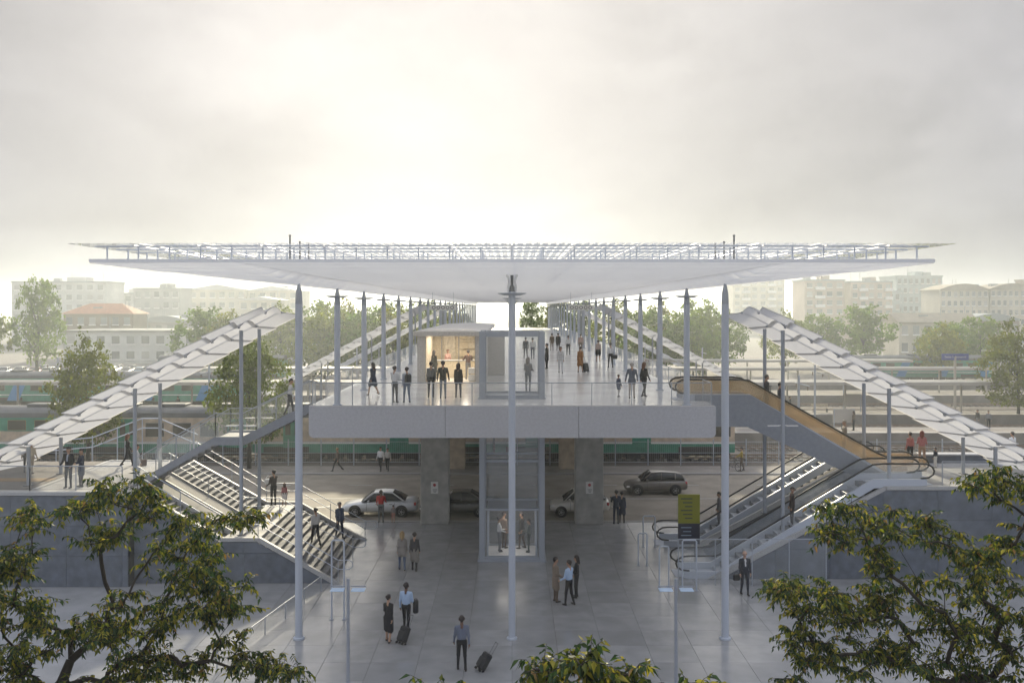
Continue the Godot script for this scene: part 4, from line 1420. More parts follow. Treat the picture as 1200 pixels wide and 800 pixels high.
# ------------------------------------------------------------------ platform things
func shelter(label: String, x0: float, x1: float, z: float, y0: float, roof_m: Material) -> void:
	var t := thing("platform_shelter", label, "shelter", V(0, y0, z), 0.0, "platform shelters")
	part("roof", bx(V((x0 + x1) * 0.5, 3.3, 0), V(x1 - x0, 0.16, 3.4), 0.03), roof_m, t)
	part("roof_edge", bx(V((x0 + x1) * 0.5, 3.2, 1.72), V(x1 - x0, 0.3, 0.06)), M.platform_edge, t)
	var k := x0 + 1.0
	while k < x1:
		part("post", bx(V(k, 1.6, 0), V(0.16, 3.2, 0.16)), M.platform_edge, t)
		k += 6.2

func platforms() -> void:
	shelter("long flat platform shelter with pale edge beyond the high escalator", 16, 52, -100.2, 0.86, M.roof_pale)
	shelter("second flat platform shelter farther across the tracks, escalator side", 18, 70, -123.4, 0.86, M.roof_grey)
	shelter("third flat platform shelter near the distant green carriage", 16, 60, -142.0, 0.86, M.roof_pale)
	shelter("flat platform shelter with white edge behind the round tree", -46, -14, -123.4, 0.86, M.roof_pale)
	shelter("flat grey platform shelter behind the cream train", -60, -12, -100.2, 0.86, M.roof_grey)
	for q in [[25.6, -86.0, "beyond the escalator glass"], [40.5, -86.2, "near the canopy posts"], [33.0, -100.4, "under the first far shelter"], [46.0, -100.0, "at the outer end of the first far shelter"]]:
		var b := thing("platform_bench", "slatted platform bench " + q[2], "bench", V(q[0], 0.86, q[1]), 0.0, "platform benches")
		for k in 3:
			part("slat", bx(V(0, 0.45, -0.16 + k * 0.16), V(1.8, 0.04, 0.12)), M.wood, b)
		part("backrest", bx(V(0, 0.75, -0.27), V(1.8, 0.3, 0.04)), M.wood, b)
		for sx in [-0.7, 0.7]:
			part("leg", bx(V(sx, 0.215, 0), V(0.06, 0.43, 0.4)), M.steel_dark, b)
	for q in [[30.4, -85.9], [36.5, -100.6]]:
		var b := thing("notice_board", "pale timetable board on posts by the platform bench, track side" if q[1] > -90 else "pale timetable board on posts under the first far shelter", "board", V(q[0], 0.86, q[1]))
		part("panel", bx(V(0, 1.3, 0), V(2.0, 1.3, 0.08), 0.01), M.platform_edge, b)
		for sx in [-0.9, 0.9]:
			part("post", bx(V(sx, 0.97, 0), V(0.08, 1.94, 0.1)), M.steel, b)
	# catenary masts
	for q in [[24.0, -78.5, "beside the end of the cream train"], [52.0, -78.5, "near the bushy tree at the tracks"], [30.0, -92.9, "between the second pair of tracks"], [60.0, -92.9, "between the second pair of tracks, outer one"], [-30.0, -92.9, "behind the cream train"], [-52.0, -107.4, "by the blue flashed carriage"], [38.0, -107.4, "beyond the first far shelter"], [-22.0, -133.0, "in front of the far trees"], [27.0, -133.0, "before the far shelter"]]:
		var c := thing("catenary_mast", "thin grey overhead line mast " + q[2], "mast", V(q[0], 0, q[1]), 0.0, "overhead line masts")
		part("mast", bx(V(0, 3.2, 0), V(0.16, 6.4, 0.16)), M.steel, c)
		part("arm", bx(V(0, 5.7, 0.9), V(0.07, 0.07, 3.8)), M.steel, c)
		for sx in [-0.7, 2.4]:
			part("insulator", bx(V(0, 5.5, sx), V(0.06, 0.34, 0.06)), M.bag_brown, c)
	var sn := thing("station_sign", "blue station name sign on a tall pale post by the tracks", "sign", V(49.6, 0, -105.0))
	part("post", bx(V(0, 3.3, 0), V(0.22, 6.6, 0.22), 0.02), M.platform_edge, sn)
	var bd := part("board", bx(V(0, 6.55, 0.02), V(3.0, 0.72, 0.14), 0.02), M.sign_blue, sn)
	var tm := TextMesh.new()
	tm.text = "Sesto S. Giovanni"
	var sf := SystemFont.new()
	sf.font_names = PackedStringArray(["Droid Sans"])
	tm.font = sf
	tm.font_size = 32
	tm.pixel_size = 0.0098
	tm.depth = 0.01
	tm.material = M.sign_white
	part("lettering", tm, null, bd, V(0, 6.55, 0.1))

# ------------------------------------------------------------------ plaza furniture
func furniture() -> void:
	for sx in [-1, 1]:
		var l := thing("lamp_post", "slim blue grey lamp post with two flat arms, on the side of the stairs" if sx < 0 else "slim blue grey lamp post with two flat arms, on the side of the escalators", "lamp post", V(sx * 4.58, 0, -26.2))
		var mb := MB.new()
		mb.lathe([Vector2(0, 0), Vector2(0.1, 0), Vector2(0.1, 0.04), Vector2(0.05, 0.06), Vector2(0.045, 4.45), Vector2(0, 4.46)], Vector3.ZERO, 12)
		part("post", mb, M.stringer, l)
		for s2 in [-1, 1]:
			part("arm", bx(V(s2 * 0.28, 4.24, 0), V(0.44, 0.03, 0.03)), M.stringer, l)
			part("lamp_panel", bx(V(s2 * 0.29, 4.15, 0.02), V(0.38, 0.025, 0.3), 0.01), M.lamp_panel, l)
	# wayfinding totem
	var w := thing("wayfinding_sign", "lime green and navy wayfinding board beside the escalator foot", "sign", V(8.6, 0, -45.6))
	part("post", bx(V(-0.3, 0.3, 0), V(0.08, 0.6, 0.06)), M.steel_dark, w)
	part("post", bx(V(0.3, 0.3, 0), V(0.08, 0.6, 0.06)), M.steel_dark, w)
	var up := part("lime_panel", bx(V(0, 2.26, 0), V(1.05, 1.4, 0.12), 0.01), M.sign_lime, w)
	var dn := part("navy_panel", bx(V(0, 1.05, 0), V(1.05, 1.0, 0.118), 0.01), M.sign_navy, w)
	for k in 6:
		part("print_line", bx(V(-0.12 + 0.05 * (k % 3), 2.76 - k * 0.19, 0.063), V(0.56 - 0.1 * (k % 3), 0.045, 0.008)), M.sign_navy, up)
	for k in 4:
		part("print_line", bx(V(-0.14 + 0.04 * (k % 2), 1.36 - k * 0.19, 0.063), V(0.5 - 0.12 * (k % 2), 0.03, 0.008)), M.lamp_panel, dn)
	# tube frames at stairs and escalators
	var fr := [[-6.72, -36.2, 0.24, 3.05, "tall narrow inverted U tube frame on the plaza before the wide stairs"], [7.55, -39.9, 0.3, 2.14, "inverted U tube frame before the lime sign"], [6.55, -40.4, 0.2, 1.75, "narrow inverted U tube frame beside the escalator handrail"], [6.1, -43.8, 0.2, 1.5, "short inverted U tube frame by the lower comb plate"], [6.9, -47.2, 0.3, 1.55, "inverted U tube frame at the foot of the road side escalator"]]
	for q in fr:
		var t := thing("tube_frame", q[4], "barrier", V(q[0], 0, q[1]))
		var mb := MB.new()
		var hw: float = q[2]
		var h: float = q[3]
		mb.tube([V(-hw, 0, 0), V(-hw, h - 0.06, 0), V(-hw + 0.05, h, 0), V(hw - 0.05, h, 0), V(hw, h - 0.06, 0), V(hw, 0, 0)], [0.035], 8)
		part("frame", mb, M.steel_light, t)
		for sx in [-1, 1]:
			part("foot_plate", bx(V(sx * hw, 0.012, 0), V(0.16, 0.02, 0.16)), M.steel, t)
	# bicycle by the road
	var b := thing("bicycle", "dark city bicycle pushed along the far pavement", "bicycle", V(16.2, -0.0, -68.9))
	for x in [-0.52, 0.52]:
		var wp := []
		for k in 25:
			var a := TAU * k / 24.0
			wp.append(V(x + 0.33 * cos(a), 0.34 + 0.33 * sin(a), 0))
		var mb := MB.new()
		mb.tube(wp, [0.018], 6, false)
		var wh := part("wheel", mb, M.tyre, b)
		var sp := MB.new()
		for k in 6:
			var a := PI * k / 6.0
			sp.tube([V(x + 0.32 * cos(a), 0.34 + 0.32 * sin(a), 0), V(x - 0.32 * cos(a), 0.34 - 0.32 * sin(a), 0)], [0.004], 4)
		part("spokes", sp, M.steel, wh)
	var fm := MB.new()
	for q in [[V(-0.52, 0.34, 0), V(-0.38, 0.85, 0)], [V(-0.4, 0.78, 0), V(-0.02, 0.32, 0)], [V(-0.4, 0.8, 0), V(0.15, 0.78, 0)], [V(-0.02, 0.32, 0), V(0.17, 0.85, 0)], [V(-0.02, 0.32, 0), V(0.52, 0.34, 0)], [V(0.52, 0.34, 0), V(0.15, 0.76, 0)]]:
		fm.tube([q[0], q[1]], [0.018], 6)
	part("frame", fm, M.steel_dark, b)
	var hb := MB.new()
	hb.tube([V(-0.28, 0.98, -0.28), V(-0.36, 0.99, -0.1), V(-0.38, 0.93, 0), V(-0.36, 0.99, 0.1), V(-0.28, 0.98, 0.28)], [0.014], 6)
	part("handlebar", hb, M.steel, b)
	part("saddle", bx(V(0.18, 0.9, 0), V(0.26, 0.06, 0.14), 0.025), M.black, b)

func suitcase(label: String, at: Vector3, turn: float, tilt: float, hand: Vector3) -> void:
	var t := thing("suitcase", label, "suitcase", at, turn)
	var bs := Basis(Vector3.RIGHT, tilt)
	part("shell", bx(bs * V(0, 0.36, 0), V(0.38, 0.56, 0.24), 0.05, bs), M.bag_black, t)
	part("front_pocket", bx(bs * V(0, 0.3, 0.135), V(0.3, 0.32, 0.05), 0.02, bs), M.bag_black, t)
	var mb := MB.new()
	for sx in [-0.09, 0.09]:
		mb.tube([bs * V(sx, 0.62, -0.08), bs * V(sx, 1.06, -0.08)], [0.009], 5)
	mb.tube([bs * V(-0.1, 1.06, -0.08), bs * V(0.1, 1.06, -0.08)], [0.014], 6)
	part("pull_handle", mb, M.steel_dark, t)
	for sx in [-0.15, 0.15]:
		for sz in [-0.08, 0.08]:
			var wl := MB.new()
			wl.lathe([Vector2(0, -0.018), Vector2(0.045, -0.018), Vector2(0.045, 0.018), Vector2(0, 0.018)], bs * V(sx, 0.045, sz), 10, Basis(Vector3.BACK, PI * 0.5))
			part("wheel", wl, M.tyre, t)

# ------------------------------------------------------------------ trees
func leaf(mb: MB, p: Vector3, dir: Vector3, up: Vector3, ln: float, wd: float, fold: float) -> void:
	var side := dir.cross(up).normalized()
	var nn := side.cross(dir).normalized()
	var b := p
	var m1 := p + dir * ln * 0.38 - nn * fold * ln * 0.12
	var l1 := p + dir * ln * 0.36 + side * wd * 0.5 + nn * fold * ln * 0.1
	var r1 := p + dir * ln * 0.36 - side * wd * 0.5 + nn * fold * ln * 0.1
	var tip := p + dir * ln - nn * ln * 0.16 * (0.5 + fold)
	mb.ftri(b, m1, l1)
	mb.ftri(b, r1, m1)
	mb.ftri(l1, m1, tip)
	mb.ftri(m1, r1, tip)

func rdir() -> Vector3:
	return V(rng.randfn(), rng.randfn(), rng.randfn()).normalized()

func near_tree(label: String, base: Vector3, fork: Vector3, lobes: Array, leaf_len: float, sd: int, r_trunk: float) -> void:
	rng.seed = sd
	var t := thing("leafy_tree", label, "tree")
	var nodes := [base, base.lerp(fork, 0.5) + V(0.04, 0, 0.03), fork]
	var par := [-1, 0, 1]
	var cl := []
	for q in lobes:
		for k in int(q[6]):
			var u := rdir() * pow(rng.randf(), 0.42)
			cl.append(V(q[0] + u.x * q[3], q[1] + u.y * q[4], q[2] + u.z * q[5]))
	cl.sort_custom(func(a, b): return a.distance_squared_to(fork) < b.distance_squared_to(fork))
	var ends := []
	for c in cl:
		var best := 2
		var bc := 1e9
		for i in range(2, nodes.size()):
			var dv: Vector3 = c - nodes[i]
			var cost: float = dv.length() + 0.32 * nodes[i].distance_to(fork) + (0.35 if dv.y < -0.05 else 0.0)
			if cost < bc:
				bc = cost; best = i
		var a: Vector3 = nodes[best]
		var L := a.distance_to(c)
		var ns := maxi(2, int(L / 0.16))
		var last := best
		var bend := rdir() * L * 0.09 + V(0, L * 0.07, 0)
		for k in ns:
			var u := (k + 1.0) / ns
			var p := a.lerp(c, u) + bend * sin(PI * u) + rdir() * 0.012
			nodes.append(p); par.append(last)
			last = nodes.size() - 1
		ends.append(last)
	var wt := PackedFloat32Array()
	wt.resize(nodes.size())
	for e in ends:
		wt[e] += 1.0
	for i in range(nodes.size() - 1, 0, -1):
		wt[par[i]] += wt[i]
	var mb := MB.new()
	var tk := MB.new()
	for i in range(1, nodes.size()):
		var w0 := pow(wt[par[i]] / wt[0], 0.62) * r_trunk
		var w1 := pow(wt[i] / wt[0], 0.62) * r_trunk
		if par[i] > 2 and w0 > w1 * 1.25:
			w0 = w1 * 1.25
		(tk if i <= 2 else mb).tube([nodes[par[i]], nodes[i]], [maxf(w0, 0.0032), maxf(w1, 0.003)], 10 if i <= 2 else 5, false)
	var lf := MB.new()
	for e in ends:
		var c: Vector3 = nodes[e]
		var ntw := rng.randi_range(6, 8)
		for k in ntw:
			var d := rdir()
			d.y = d.y * 0.55 + 0.12
			var tl := rng.randf_range(0.13, 0.27)
			var mid := c + d * tl * 0.5 + V(0, 0.015, 0)
			var en := c + d * tl - V(0, 0.03, 0)
			mb.tube([c, mid, en], [0.0032, 0.0022, 0.0015], 4, false)
			var nl := rng.randi_range(8, 11)
			for j in nl:
				var u := (j + 0.8) / nl
				var p := c.lerp(mid, u * 2.0) if u < 0.5 else mid.lerp(en, u * 2.0 - 1.0)
				var sdv := d.cross(Vector3.UP).normalized() * (1.0 if j % 2 else -1.0)
				var ld := (d * rng.randf_range(0.2, 0.8) + sdv * rng.randf_range(0.3, 0.9) + V(0, rng.randf_range(-1.25, -0.15), 0) + rdir() * 0.25).normalized()
				var ll := leaf_len * rng.randf_range(0.7, 1.3)
				var pick := rng.randf()  # yellow shares: autumn leaves, and sun-backlit ones put into the colour
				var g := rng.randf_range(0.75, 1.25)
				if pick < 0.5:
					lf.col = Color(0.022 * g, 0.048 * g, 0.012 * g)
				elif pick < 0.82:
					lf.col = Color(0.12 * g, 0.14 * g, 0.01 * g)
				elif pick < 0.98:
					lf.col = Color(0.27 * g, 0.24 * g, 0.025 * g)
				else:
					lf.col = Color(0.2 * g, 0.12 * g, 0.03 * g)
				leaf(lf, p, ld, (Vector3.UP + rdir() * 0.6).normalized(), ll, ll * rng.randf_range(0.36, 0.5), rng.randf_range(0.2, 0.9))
	part("trunk", tk, M.bark, t)
	var br := part("branches", mb, M.bark, t)
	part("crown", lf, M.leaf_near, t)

func far_crown(sd: int, nclump: int, per: int, lsz: float, tint: Color) -> ArrayMesh:
	# crown inside a unit-ish egg: x,z in -1..1, y in 0..2
	rng.seed = sd
	var mb := MB.new()
	for k in nclump:
		var u := rdir() * pow(rng.randf(), 0.38)
		var c := V(u.x * (0.98 - 0.22 * u.y), 1.0 + u.y * 0.98, u.z * (0.98 - 0.22 * u.y))
		if rng.randf() < 0.12:
			c = c * V(1.12, 1.04, 1.12)
		var cr := rng.randf_range(0.1, 0.24)
		var g0 := rng.randf_range(0.7, 1.3)
		var warm := rng.randf()
		for j in per:
			var p := c + rdir() * cr * pow(rng.randf(), 0.5) * V(1, 0.75, 1)
			var d := (rdir() + V(0, -0.4, 0)).normalized()
			var g := g0 * rng.randf_range(0.8, 1.2)
			mb.col = Color((tint.r + 0.035 * warm) * g, (tint.g + 0.02 * warm) * g, tint.b * g)
			var sd2 := d.cross(rdir()).normalized()
			var l := lsz * rng.randf_range(0.6, 1.3)
			mb.ftri(p, p + d * l * 0.5 + sd2 * l * 0.32, p + d * l)
			mb.ftri(p, p + d * l, p + d * l * 0.5 - sd2 * l * 0.32)
	return mb.mesh(M.leaf_far)

func far_trunk(sd: int) -> ArrayMesh:
	rng.seed = sd
	var mb := MB.new()
	# unit height 1, crown begins near 0.3
	mb.tube([V(0, 0, 0), V(0.01, 0.2, 0), V(-0.01, 0.45, 0.01), V(0.0, 0.75, 0)], [0.022, 0.017, 0.012, 0.004], 8)
	for k in 9:
		var a := rng.randf() * TAU
		var y := rng.randf_range(0.22, 0.6)
		var l := rng.randf_range(0.12, 0.24)
		mb.tube([V(0, y, 0), V(cos(a) * l * 0.5, y + l * 0.5, sin(a) * l * 0.5), V(cos(a) * l, y + l * 1.1, sin(a) * l)], [0.009, 0.006, 0.002], 5)
	return mb.mesh(M.bark)

func trees() -> void:
	var crowns := []
	for k in 4:
		crowns.append(far_crown(100 + k, 150, 26, 0.105, [Color(0.1, 0.17, 0.006), Color(0.135, 0.175, 0.006), Color(0.085, 0.16, 0.008), Color(0.145, 0.165, 0.006)][k]))
	var fine := []
	for k in 2:
		fine.append(far_crown(140 + k, 210, 34, 0.075, [Color(0.095, 0.12, 0.008), Color(0.08, 0.12, 0.008)][k]))
	var trunks := [far_trunk(7), far_trunk(8), far_trunk(9)]
	# x, z, height, crown radius, crown start, mesh, label
	var list := [
		[-31.8, -70.2, 9.9, 2.9, 1.9, "f0", "olive leaved tree at the fence in front of the cream train, behind the terrace"],
		[-19.7, -70.3, 10.2, 3.1, 1.6, "f1", "round olive tree behind the slim stair, in front of the train"],
		[-83.5, -165, 17.6, 4.6, 2.2, 0, "tall slender tree before the big pale apartment block"],
		[-88.5, -158, 14.0, 3.6, 2.0, 1, "tree beside the tall slender tree, cut by the picture edge"],
		[-49.5, -152, 12.6, 5.4, 2.0, 2, "broad hazy tree behind the stair canopy"],
		[-41.0, -166, 12.6, 5.6, 1.6, 1, "hazy tree in the row beside the deck, fifth from the deck on the kiosk side"],
		[-35.0, -172, 13.7, 5.8, 1.2, 0, "hazy tree in the row beside the deck, fourth from the deck on the kiosk side"],
		[-29.0, -168, 13.4, 5.4, 1.0, 3, "hazy tree in the row beside the deck, third from the deck on the kiosk side"],
		[-23.5, -174, 13.6, 5.4, 1.2, 2, "hazy tree in the row beside the deck, second from the deck on the kiosk side"],
		[-18.0, -178, 13.2, 4.8, 1.4, 0, "hazy tree in the row beside the deck, first from the deck on the kiosk side"],
		[-45.0, -150, 11.6, 5.0, 1.2, 3, "hazy tree before the pale gabled house, near the canopy top"],
		[-32.0, -160, 12.4, 5.6, 0.8, 1, "bushy hazy tree in front of the row beside the deck, kiosk side"],
		[-26.0, -158, 12.0, 5.4, 0.8, 2, "second bushy hazy tree in front of the row, kiosk side"],
		[-20.5, -161, 12.6, 5.0, 0.8, 3, "third bushy hazy tree in front of the row, close to the deck, kiosk side"],
		[23.5, -160, 12.4, 5.2, 0.8, 2, "bushy hazy tree in front of the row beside the deck, escalator side"],
		[30.5, -158, 11.8, 5.2, 0.8, 0, "second bushy hazy tree in front of the row, escalator side"],
		[20.0, -178, 13.6, 5.0, 1.2, 1, "hazy tree in the row beside the deck, first from the deck on the escalator side"],
		[27.0, -172, 13.0, 5.2, 1.2, 3, "hazy tree in the row beside the deck, second from the deck on the escalator side"],
		[34.0, -170, 13.9, 5.6, 1.2, 0, "hazy tree in the row beside the deck, third from the deck on the escalator side"],
		[40.0, -176, 12.2, 4.8, 1.2, 2, "hazy tree in the row beside the deck, fourth from the deck on the escalator side"],
		[52.0, -178, 11.4, 4.6, 1.4, 1, "smaller hazy tree in front of the pink apartment towers"],
		[59.5, -182, 11.2, 4.8, 1.4, 0, "bushy hazy tree in front of the wider pink tower"],
		[66.0, -176, 13.2, 5.8, 1.4, 2, "dark broad tree before the apartment towers"],
		[69.5, -152, 9.8, 4.0, 2.0, 3, "yellowish tree behind the station name sign"],
		[76.0, -164, 10.0, 5.0, 1.5, 2, "dark tree between the name sign and the bushy tree"],
		[83.0, -166, 10.8, 5.2, 1.5, 0, "dense dark tree before the grey vaulted hall"],
		[53.2, -98.6, 10.6, 4.0, 1.6, "f0", "bushy yellow green tree by the tracks at the picture edge"],
		[4.6, -228, 14.6, 3.2, 4.0, 0, "tree on the bridge axis beyond the far end of the deck"],
		[11.5, -232, 15.5, 4.8, 3.0, 1, "sunlit tree beyond the end of the deck, escalator side"],
		[-14.0, -230, 13.5, 4.4, 3.0, 3, "sunlit tree beyond the end of the deck, kiosk side"],
		[17.5, -226, 14.6, 4.6, 2.6, 2, "leafy tree at the end of the column row, escalator side"],
		[-20.0, -226, 14.4, 4.8, 2.6, 1, "leafy tree at the end of the column row, kiosk side"]]
	var i := 0
	for q in list:
		var t := thing("tree", q[6], "tree", V(q[0], -0.1, q[1]), i * 1.7, "trees along the railway" if "in the row beside" in q[6] else "")
		var h: float = q[2]
		var tr := part("trunk", trunks[i % 3], null, t)
		tr.scale = V(h * 0.8, h * 0.95, h * 0.8)
		var cm: ArrayMesh = crowns[q[5]] if q[5] is int else fine[int(String(q[5]).right(1))]
		var cr := part("crown", cm, null, t, V(0, q[4], 0))
		cr.scale = V(q[3], (h - q[4]) * 0.5, q[3])
		i += 1
	# foreground trees, rising from the plaza edge by the camera
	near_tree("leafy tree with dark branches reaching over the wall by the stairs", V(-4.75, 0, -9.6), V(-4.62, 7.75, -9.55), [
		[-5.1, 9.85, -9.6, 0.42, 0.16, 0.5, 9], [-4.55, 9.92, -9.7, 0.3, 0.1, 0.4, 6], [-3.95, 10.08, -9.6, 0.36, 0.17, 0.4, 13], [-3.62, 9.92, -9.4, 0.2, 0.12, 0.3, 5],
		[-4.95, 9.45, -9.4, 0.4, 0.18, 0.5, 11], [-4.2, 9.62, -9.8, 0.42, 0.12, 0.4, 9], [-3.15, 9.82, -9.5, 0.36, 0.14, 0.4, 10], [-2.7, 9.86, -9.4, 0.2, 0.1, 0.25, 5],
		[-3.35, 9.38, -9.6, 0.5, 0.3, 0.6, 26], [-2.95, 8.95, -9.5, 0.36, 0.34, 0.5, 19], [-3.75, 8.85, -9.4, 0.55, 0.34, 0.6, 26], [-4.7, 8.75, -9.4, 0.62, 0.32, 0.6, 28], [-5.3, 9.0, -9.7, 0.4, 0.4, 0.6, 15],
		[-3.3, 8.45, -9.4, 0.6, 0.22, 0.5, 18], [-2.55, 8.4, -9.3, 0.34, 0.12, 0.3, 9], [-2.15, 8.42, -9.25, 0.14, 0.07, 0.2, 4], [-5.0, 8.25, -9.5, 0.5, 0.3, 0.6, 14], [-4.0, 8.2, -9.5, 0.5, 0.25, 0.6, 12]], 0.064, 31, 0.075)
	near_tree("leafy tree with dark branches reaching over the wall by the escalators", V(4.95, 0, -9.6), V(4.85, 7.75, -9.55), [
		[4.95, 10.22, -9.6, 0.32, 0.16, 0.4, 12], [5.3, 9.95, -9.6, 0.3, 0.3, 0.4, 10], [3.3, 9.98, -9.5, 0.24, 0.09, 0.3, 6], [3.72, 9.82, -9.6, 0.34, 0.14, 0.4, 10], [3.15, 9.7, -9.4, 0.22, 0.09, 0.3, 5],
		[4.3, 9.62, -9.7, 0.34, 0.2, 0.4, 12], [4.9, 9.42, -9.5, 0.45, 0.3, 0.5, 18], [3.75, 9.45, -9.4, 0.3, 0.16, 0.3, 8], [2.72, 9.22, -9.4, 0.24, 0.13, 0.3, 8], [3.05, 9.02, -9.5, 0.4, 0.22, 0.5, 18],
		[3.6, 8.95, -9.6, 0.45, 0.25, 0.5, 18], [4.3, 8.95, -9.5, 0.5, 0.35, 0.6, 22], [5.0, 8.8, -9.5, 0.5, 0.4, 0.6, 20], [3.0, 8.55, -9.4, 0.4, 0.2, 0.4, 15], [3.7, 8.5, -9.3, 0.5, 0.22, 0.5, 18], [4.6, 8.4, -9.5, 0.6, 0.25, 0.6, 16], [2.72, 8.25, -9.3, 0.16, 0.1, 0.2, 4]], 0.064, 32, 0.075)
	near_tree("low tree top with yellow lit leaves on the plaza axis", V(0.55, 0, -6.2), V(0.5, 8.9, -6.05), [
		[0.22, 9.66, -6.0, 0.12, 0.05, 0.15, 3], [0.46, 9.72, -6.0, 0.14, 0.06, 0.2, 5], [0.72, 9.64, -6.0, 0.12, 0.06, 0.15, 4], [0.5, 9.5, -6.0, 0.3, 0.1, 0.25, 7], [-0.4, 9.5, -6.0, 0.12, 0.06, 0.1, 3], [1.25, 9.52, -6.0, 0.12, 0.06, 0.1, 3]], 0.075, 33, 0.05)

# ------------------------------------------------------------------ people
# regions: 0 skin, 1 top, 2 legs, 3 shoes, 4 coat, 5 collar
func nets(bones: Array, cell: float, kk: float) -> Array:
	# bones: [a, b, ra, rb, region]; returns [verts, normals, regions, tris]
	var lo := V(1e9, 1e9, 1e9)
	var hi := -lo
	for b in bones:
		var r: float = maxf(b[2], b[3]) + cell * 2.0
		lo = lo.min(b[0].min(b[1]) - V(r, r, r))
		hi = hi.max(b[0].max(b[1]) + V(r, r, r))
	var nx := int((hi.x - lo.x) / cell) + 2
	var ny := int((hi.y - lo.y) / cell) + 2
	var nz := int((hi.z - lo.z) / cell) + 2
	var f := PackedFloat32Array()
	f.resize(nx * ny * nz)
	f.fill(9.0)
	var reg := PackedByteArray()
	reg.resize(nx * ny * nz)
	var bd := PackedFloat32Array()
	bd.resize(nx * ny * nz)
	bd.fill(9.0)
	for b in bones:
		var a: Vector3 = b[0]
		var ab: Vector3 = b[1] - a
		var l2 := maxf(ab.length_squared(), 1e-8)
		var ra: float = b[2]
		var dr: float = b[3] - ra
		var r: float = maxf(b[2], b[3]) + cell * 1.6 + kk * 0.4
		var q0: Vector3 = (a.min(b[1]) - V(r, r, r) - lo) / cell
		var q1: Vector3 = (a.max(b[1]) + V(r, r, r) - lo) / cell
		for z in range(maxi(0, int(q0.z)), mini(nz, int(q1.z) + 1)):
			for y in range(maxi(0, int(q0.y)), mini(ny, int(q1.y) + 1)):
				var i := (z * ny + y) * nx
				for x in range(maxi(0, int(q0.x)), mini(nx, int(q1.x) + 1)):
					var p := lo + Vector3(x, y, z) * cell - a
					var t := clampf(p.dot(ab) / l2, 0.0, 1.0)
					var d := (p - ab * t).length() - ra - dr * t
					var o := f[i + x]
					if d < bd[i + x]:
						bd[i + x] = d
						reg[i + x] = b[4]
					var h := maxf(kk - absf(o - d), 0.0) / kk
					f[i + x] = minf(o, d) - h * h * kk * 0.25
	var vid := PackedInt32Array()
	vid.resize(nx * ny * nz)
	vid.fill(-1)
	var vs := PackedVector3Array()
	var rs := PackedByteArray()
	var sx := 1
	var sy := nx
	var sz := nx * ny
	var off := [0, sx, sy, sx + sy, sz, sx + sz, sy + sz, sx + sy + sz]
	var op := [V(0, 0, 0), V(1, 0, 0), V(0, 1, 0), V(1, 1, 0), V(0, 0, 1), V(1, 0, 1), V(0, 1, 1), V(1, 1, 1)]
	var ed := [[0, 1], [2, 3], [4, 5], [6, 7], [0, 2], [1, 3], [4, 6], [5, 7], [0, 4], [1, 5], [2, 6], [3, 7]]
	for z in nz - 1:
		for y in ny - 1:
			var i := (z * ny + y) * nx
			for x in nx - 1:
				var k := i + x
				if f[k] > 1.0 and f[k + sx + sy + sz] > 1.0:
					continue
				var m := 0
				for j in 8:
					if f[k + off[j]] < 0.0:
						m += 1
				if m == 0 or m == 8:
					continue
				var acc := Vector3.ZERO
				var n := 0
				for e in ed:
					var f0 := f[k + off[e[0]]]
					var f1 := f[k + off[e[1]]]
					if (f0 < 0.0) != (f1 < 0.0):
						acc += op[e[0]].lerp(op[e[1]], f0 / (f0 - f1))
						n += 1
				vid[k] = vs.size()
				vs.append(lo + (Vector3(x, y, z) + acc / n) * cell)
				var bestd := 99.0
				var br := 0
				for j in 8:
					if bd[k + off[j]] < bestd:
						bestd = bd[k + off[j]]
						br = reg[k + off[j]]
				rs.append(br)
	var tris := PackedInt32Array()
	for z in range(1, nz - 1):
		for y in range(1, ny - 1):
			var i := (z * ny + y) * nx
			for x in range(1, nx - 1):
				var k := i + x
				var fk := f[k]
				if fk > 1.0:
					continue
				for ax in 3:
					var st: int = [sx, sy, sz][ax]
					if (fk < 0.0) == (f[k + st] < 0.0):
						continue
					var u: int = [sy, sz, sx][ax]
					var w: int = [sz, sx, sy][ax]
					var a := vid[k]
					var b := vid[k - u]
					var c := vid[k - u - w]
					var d := vid[k - w]
					if a < 0 or b < 0 or c < 0 or d < 0:
						continue
					if fk < 0.0:
						tris.append_array(PackedInt32Array([a, b, c, a, c, d]))
					else:
						tris.append_array(PackedInt32Array([a, c, b, a, d, c]))
	var ns := PackedVector3Array()
	ns.resize(vs.size())
	for q in range(0, tris.size(), 3):
		var m := (vs[tris[q + 1]] - vs[tris[q]]).cross(vs[tris[q + 2]] - vs[tris[q]])
		for j in 3:
			ns[tris[q + j]] += m
	for q in ns.size():
		ns[q] = ns[q].normalized()
	return [vs, ns, rs, tris]

func add_net(mb: MB, net: Array, cols: Array, xf := Transform3D.IDENTITY) -> void:
	var vs: PackedVector3Array = net[0]
	var ns: PackedVector3Array = net[1]
	var rs: PackedByteArray = net[2]
	var tr: PackedInt32Array = net[3]
	for i in range(0, tr.size(), 3):
		mb.v.append(xf * vs[tr[i]]); mb.v.append(xf * vs[tr[i + 2]]); mb.v.append(xf * vs[tr[i + 1]])
		for j in [0, 2, 1]:
			mb.n.append(xf.basis * ns[tr[i + j]])
			mb.c.append(cols[rs[tr[i + j]]])

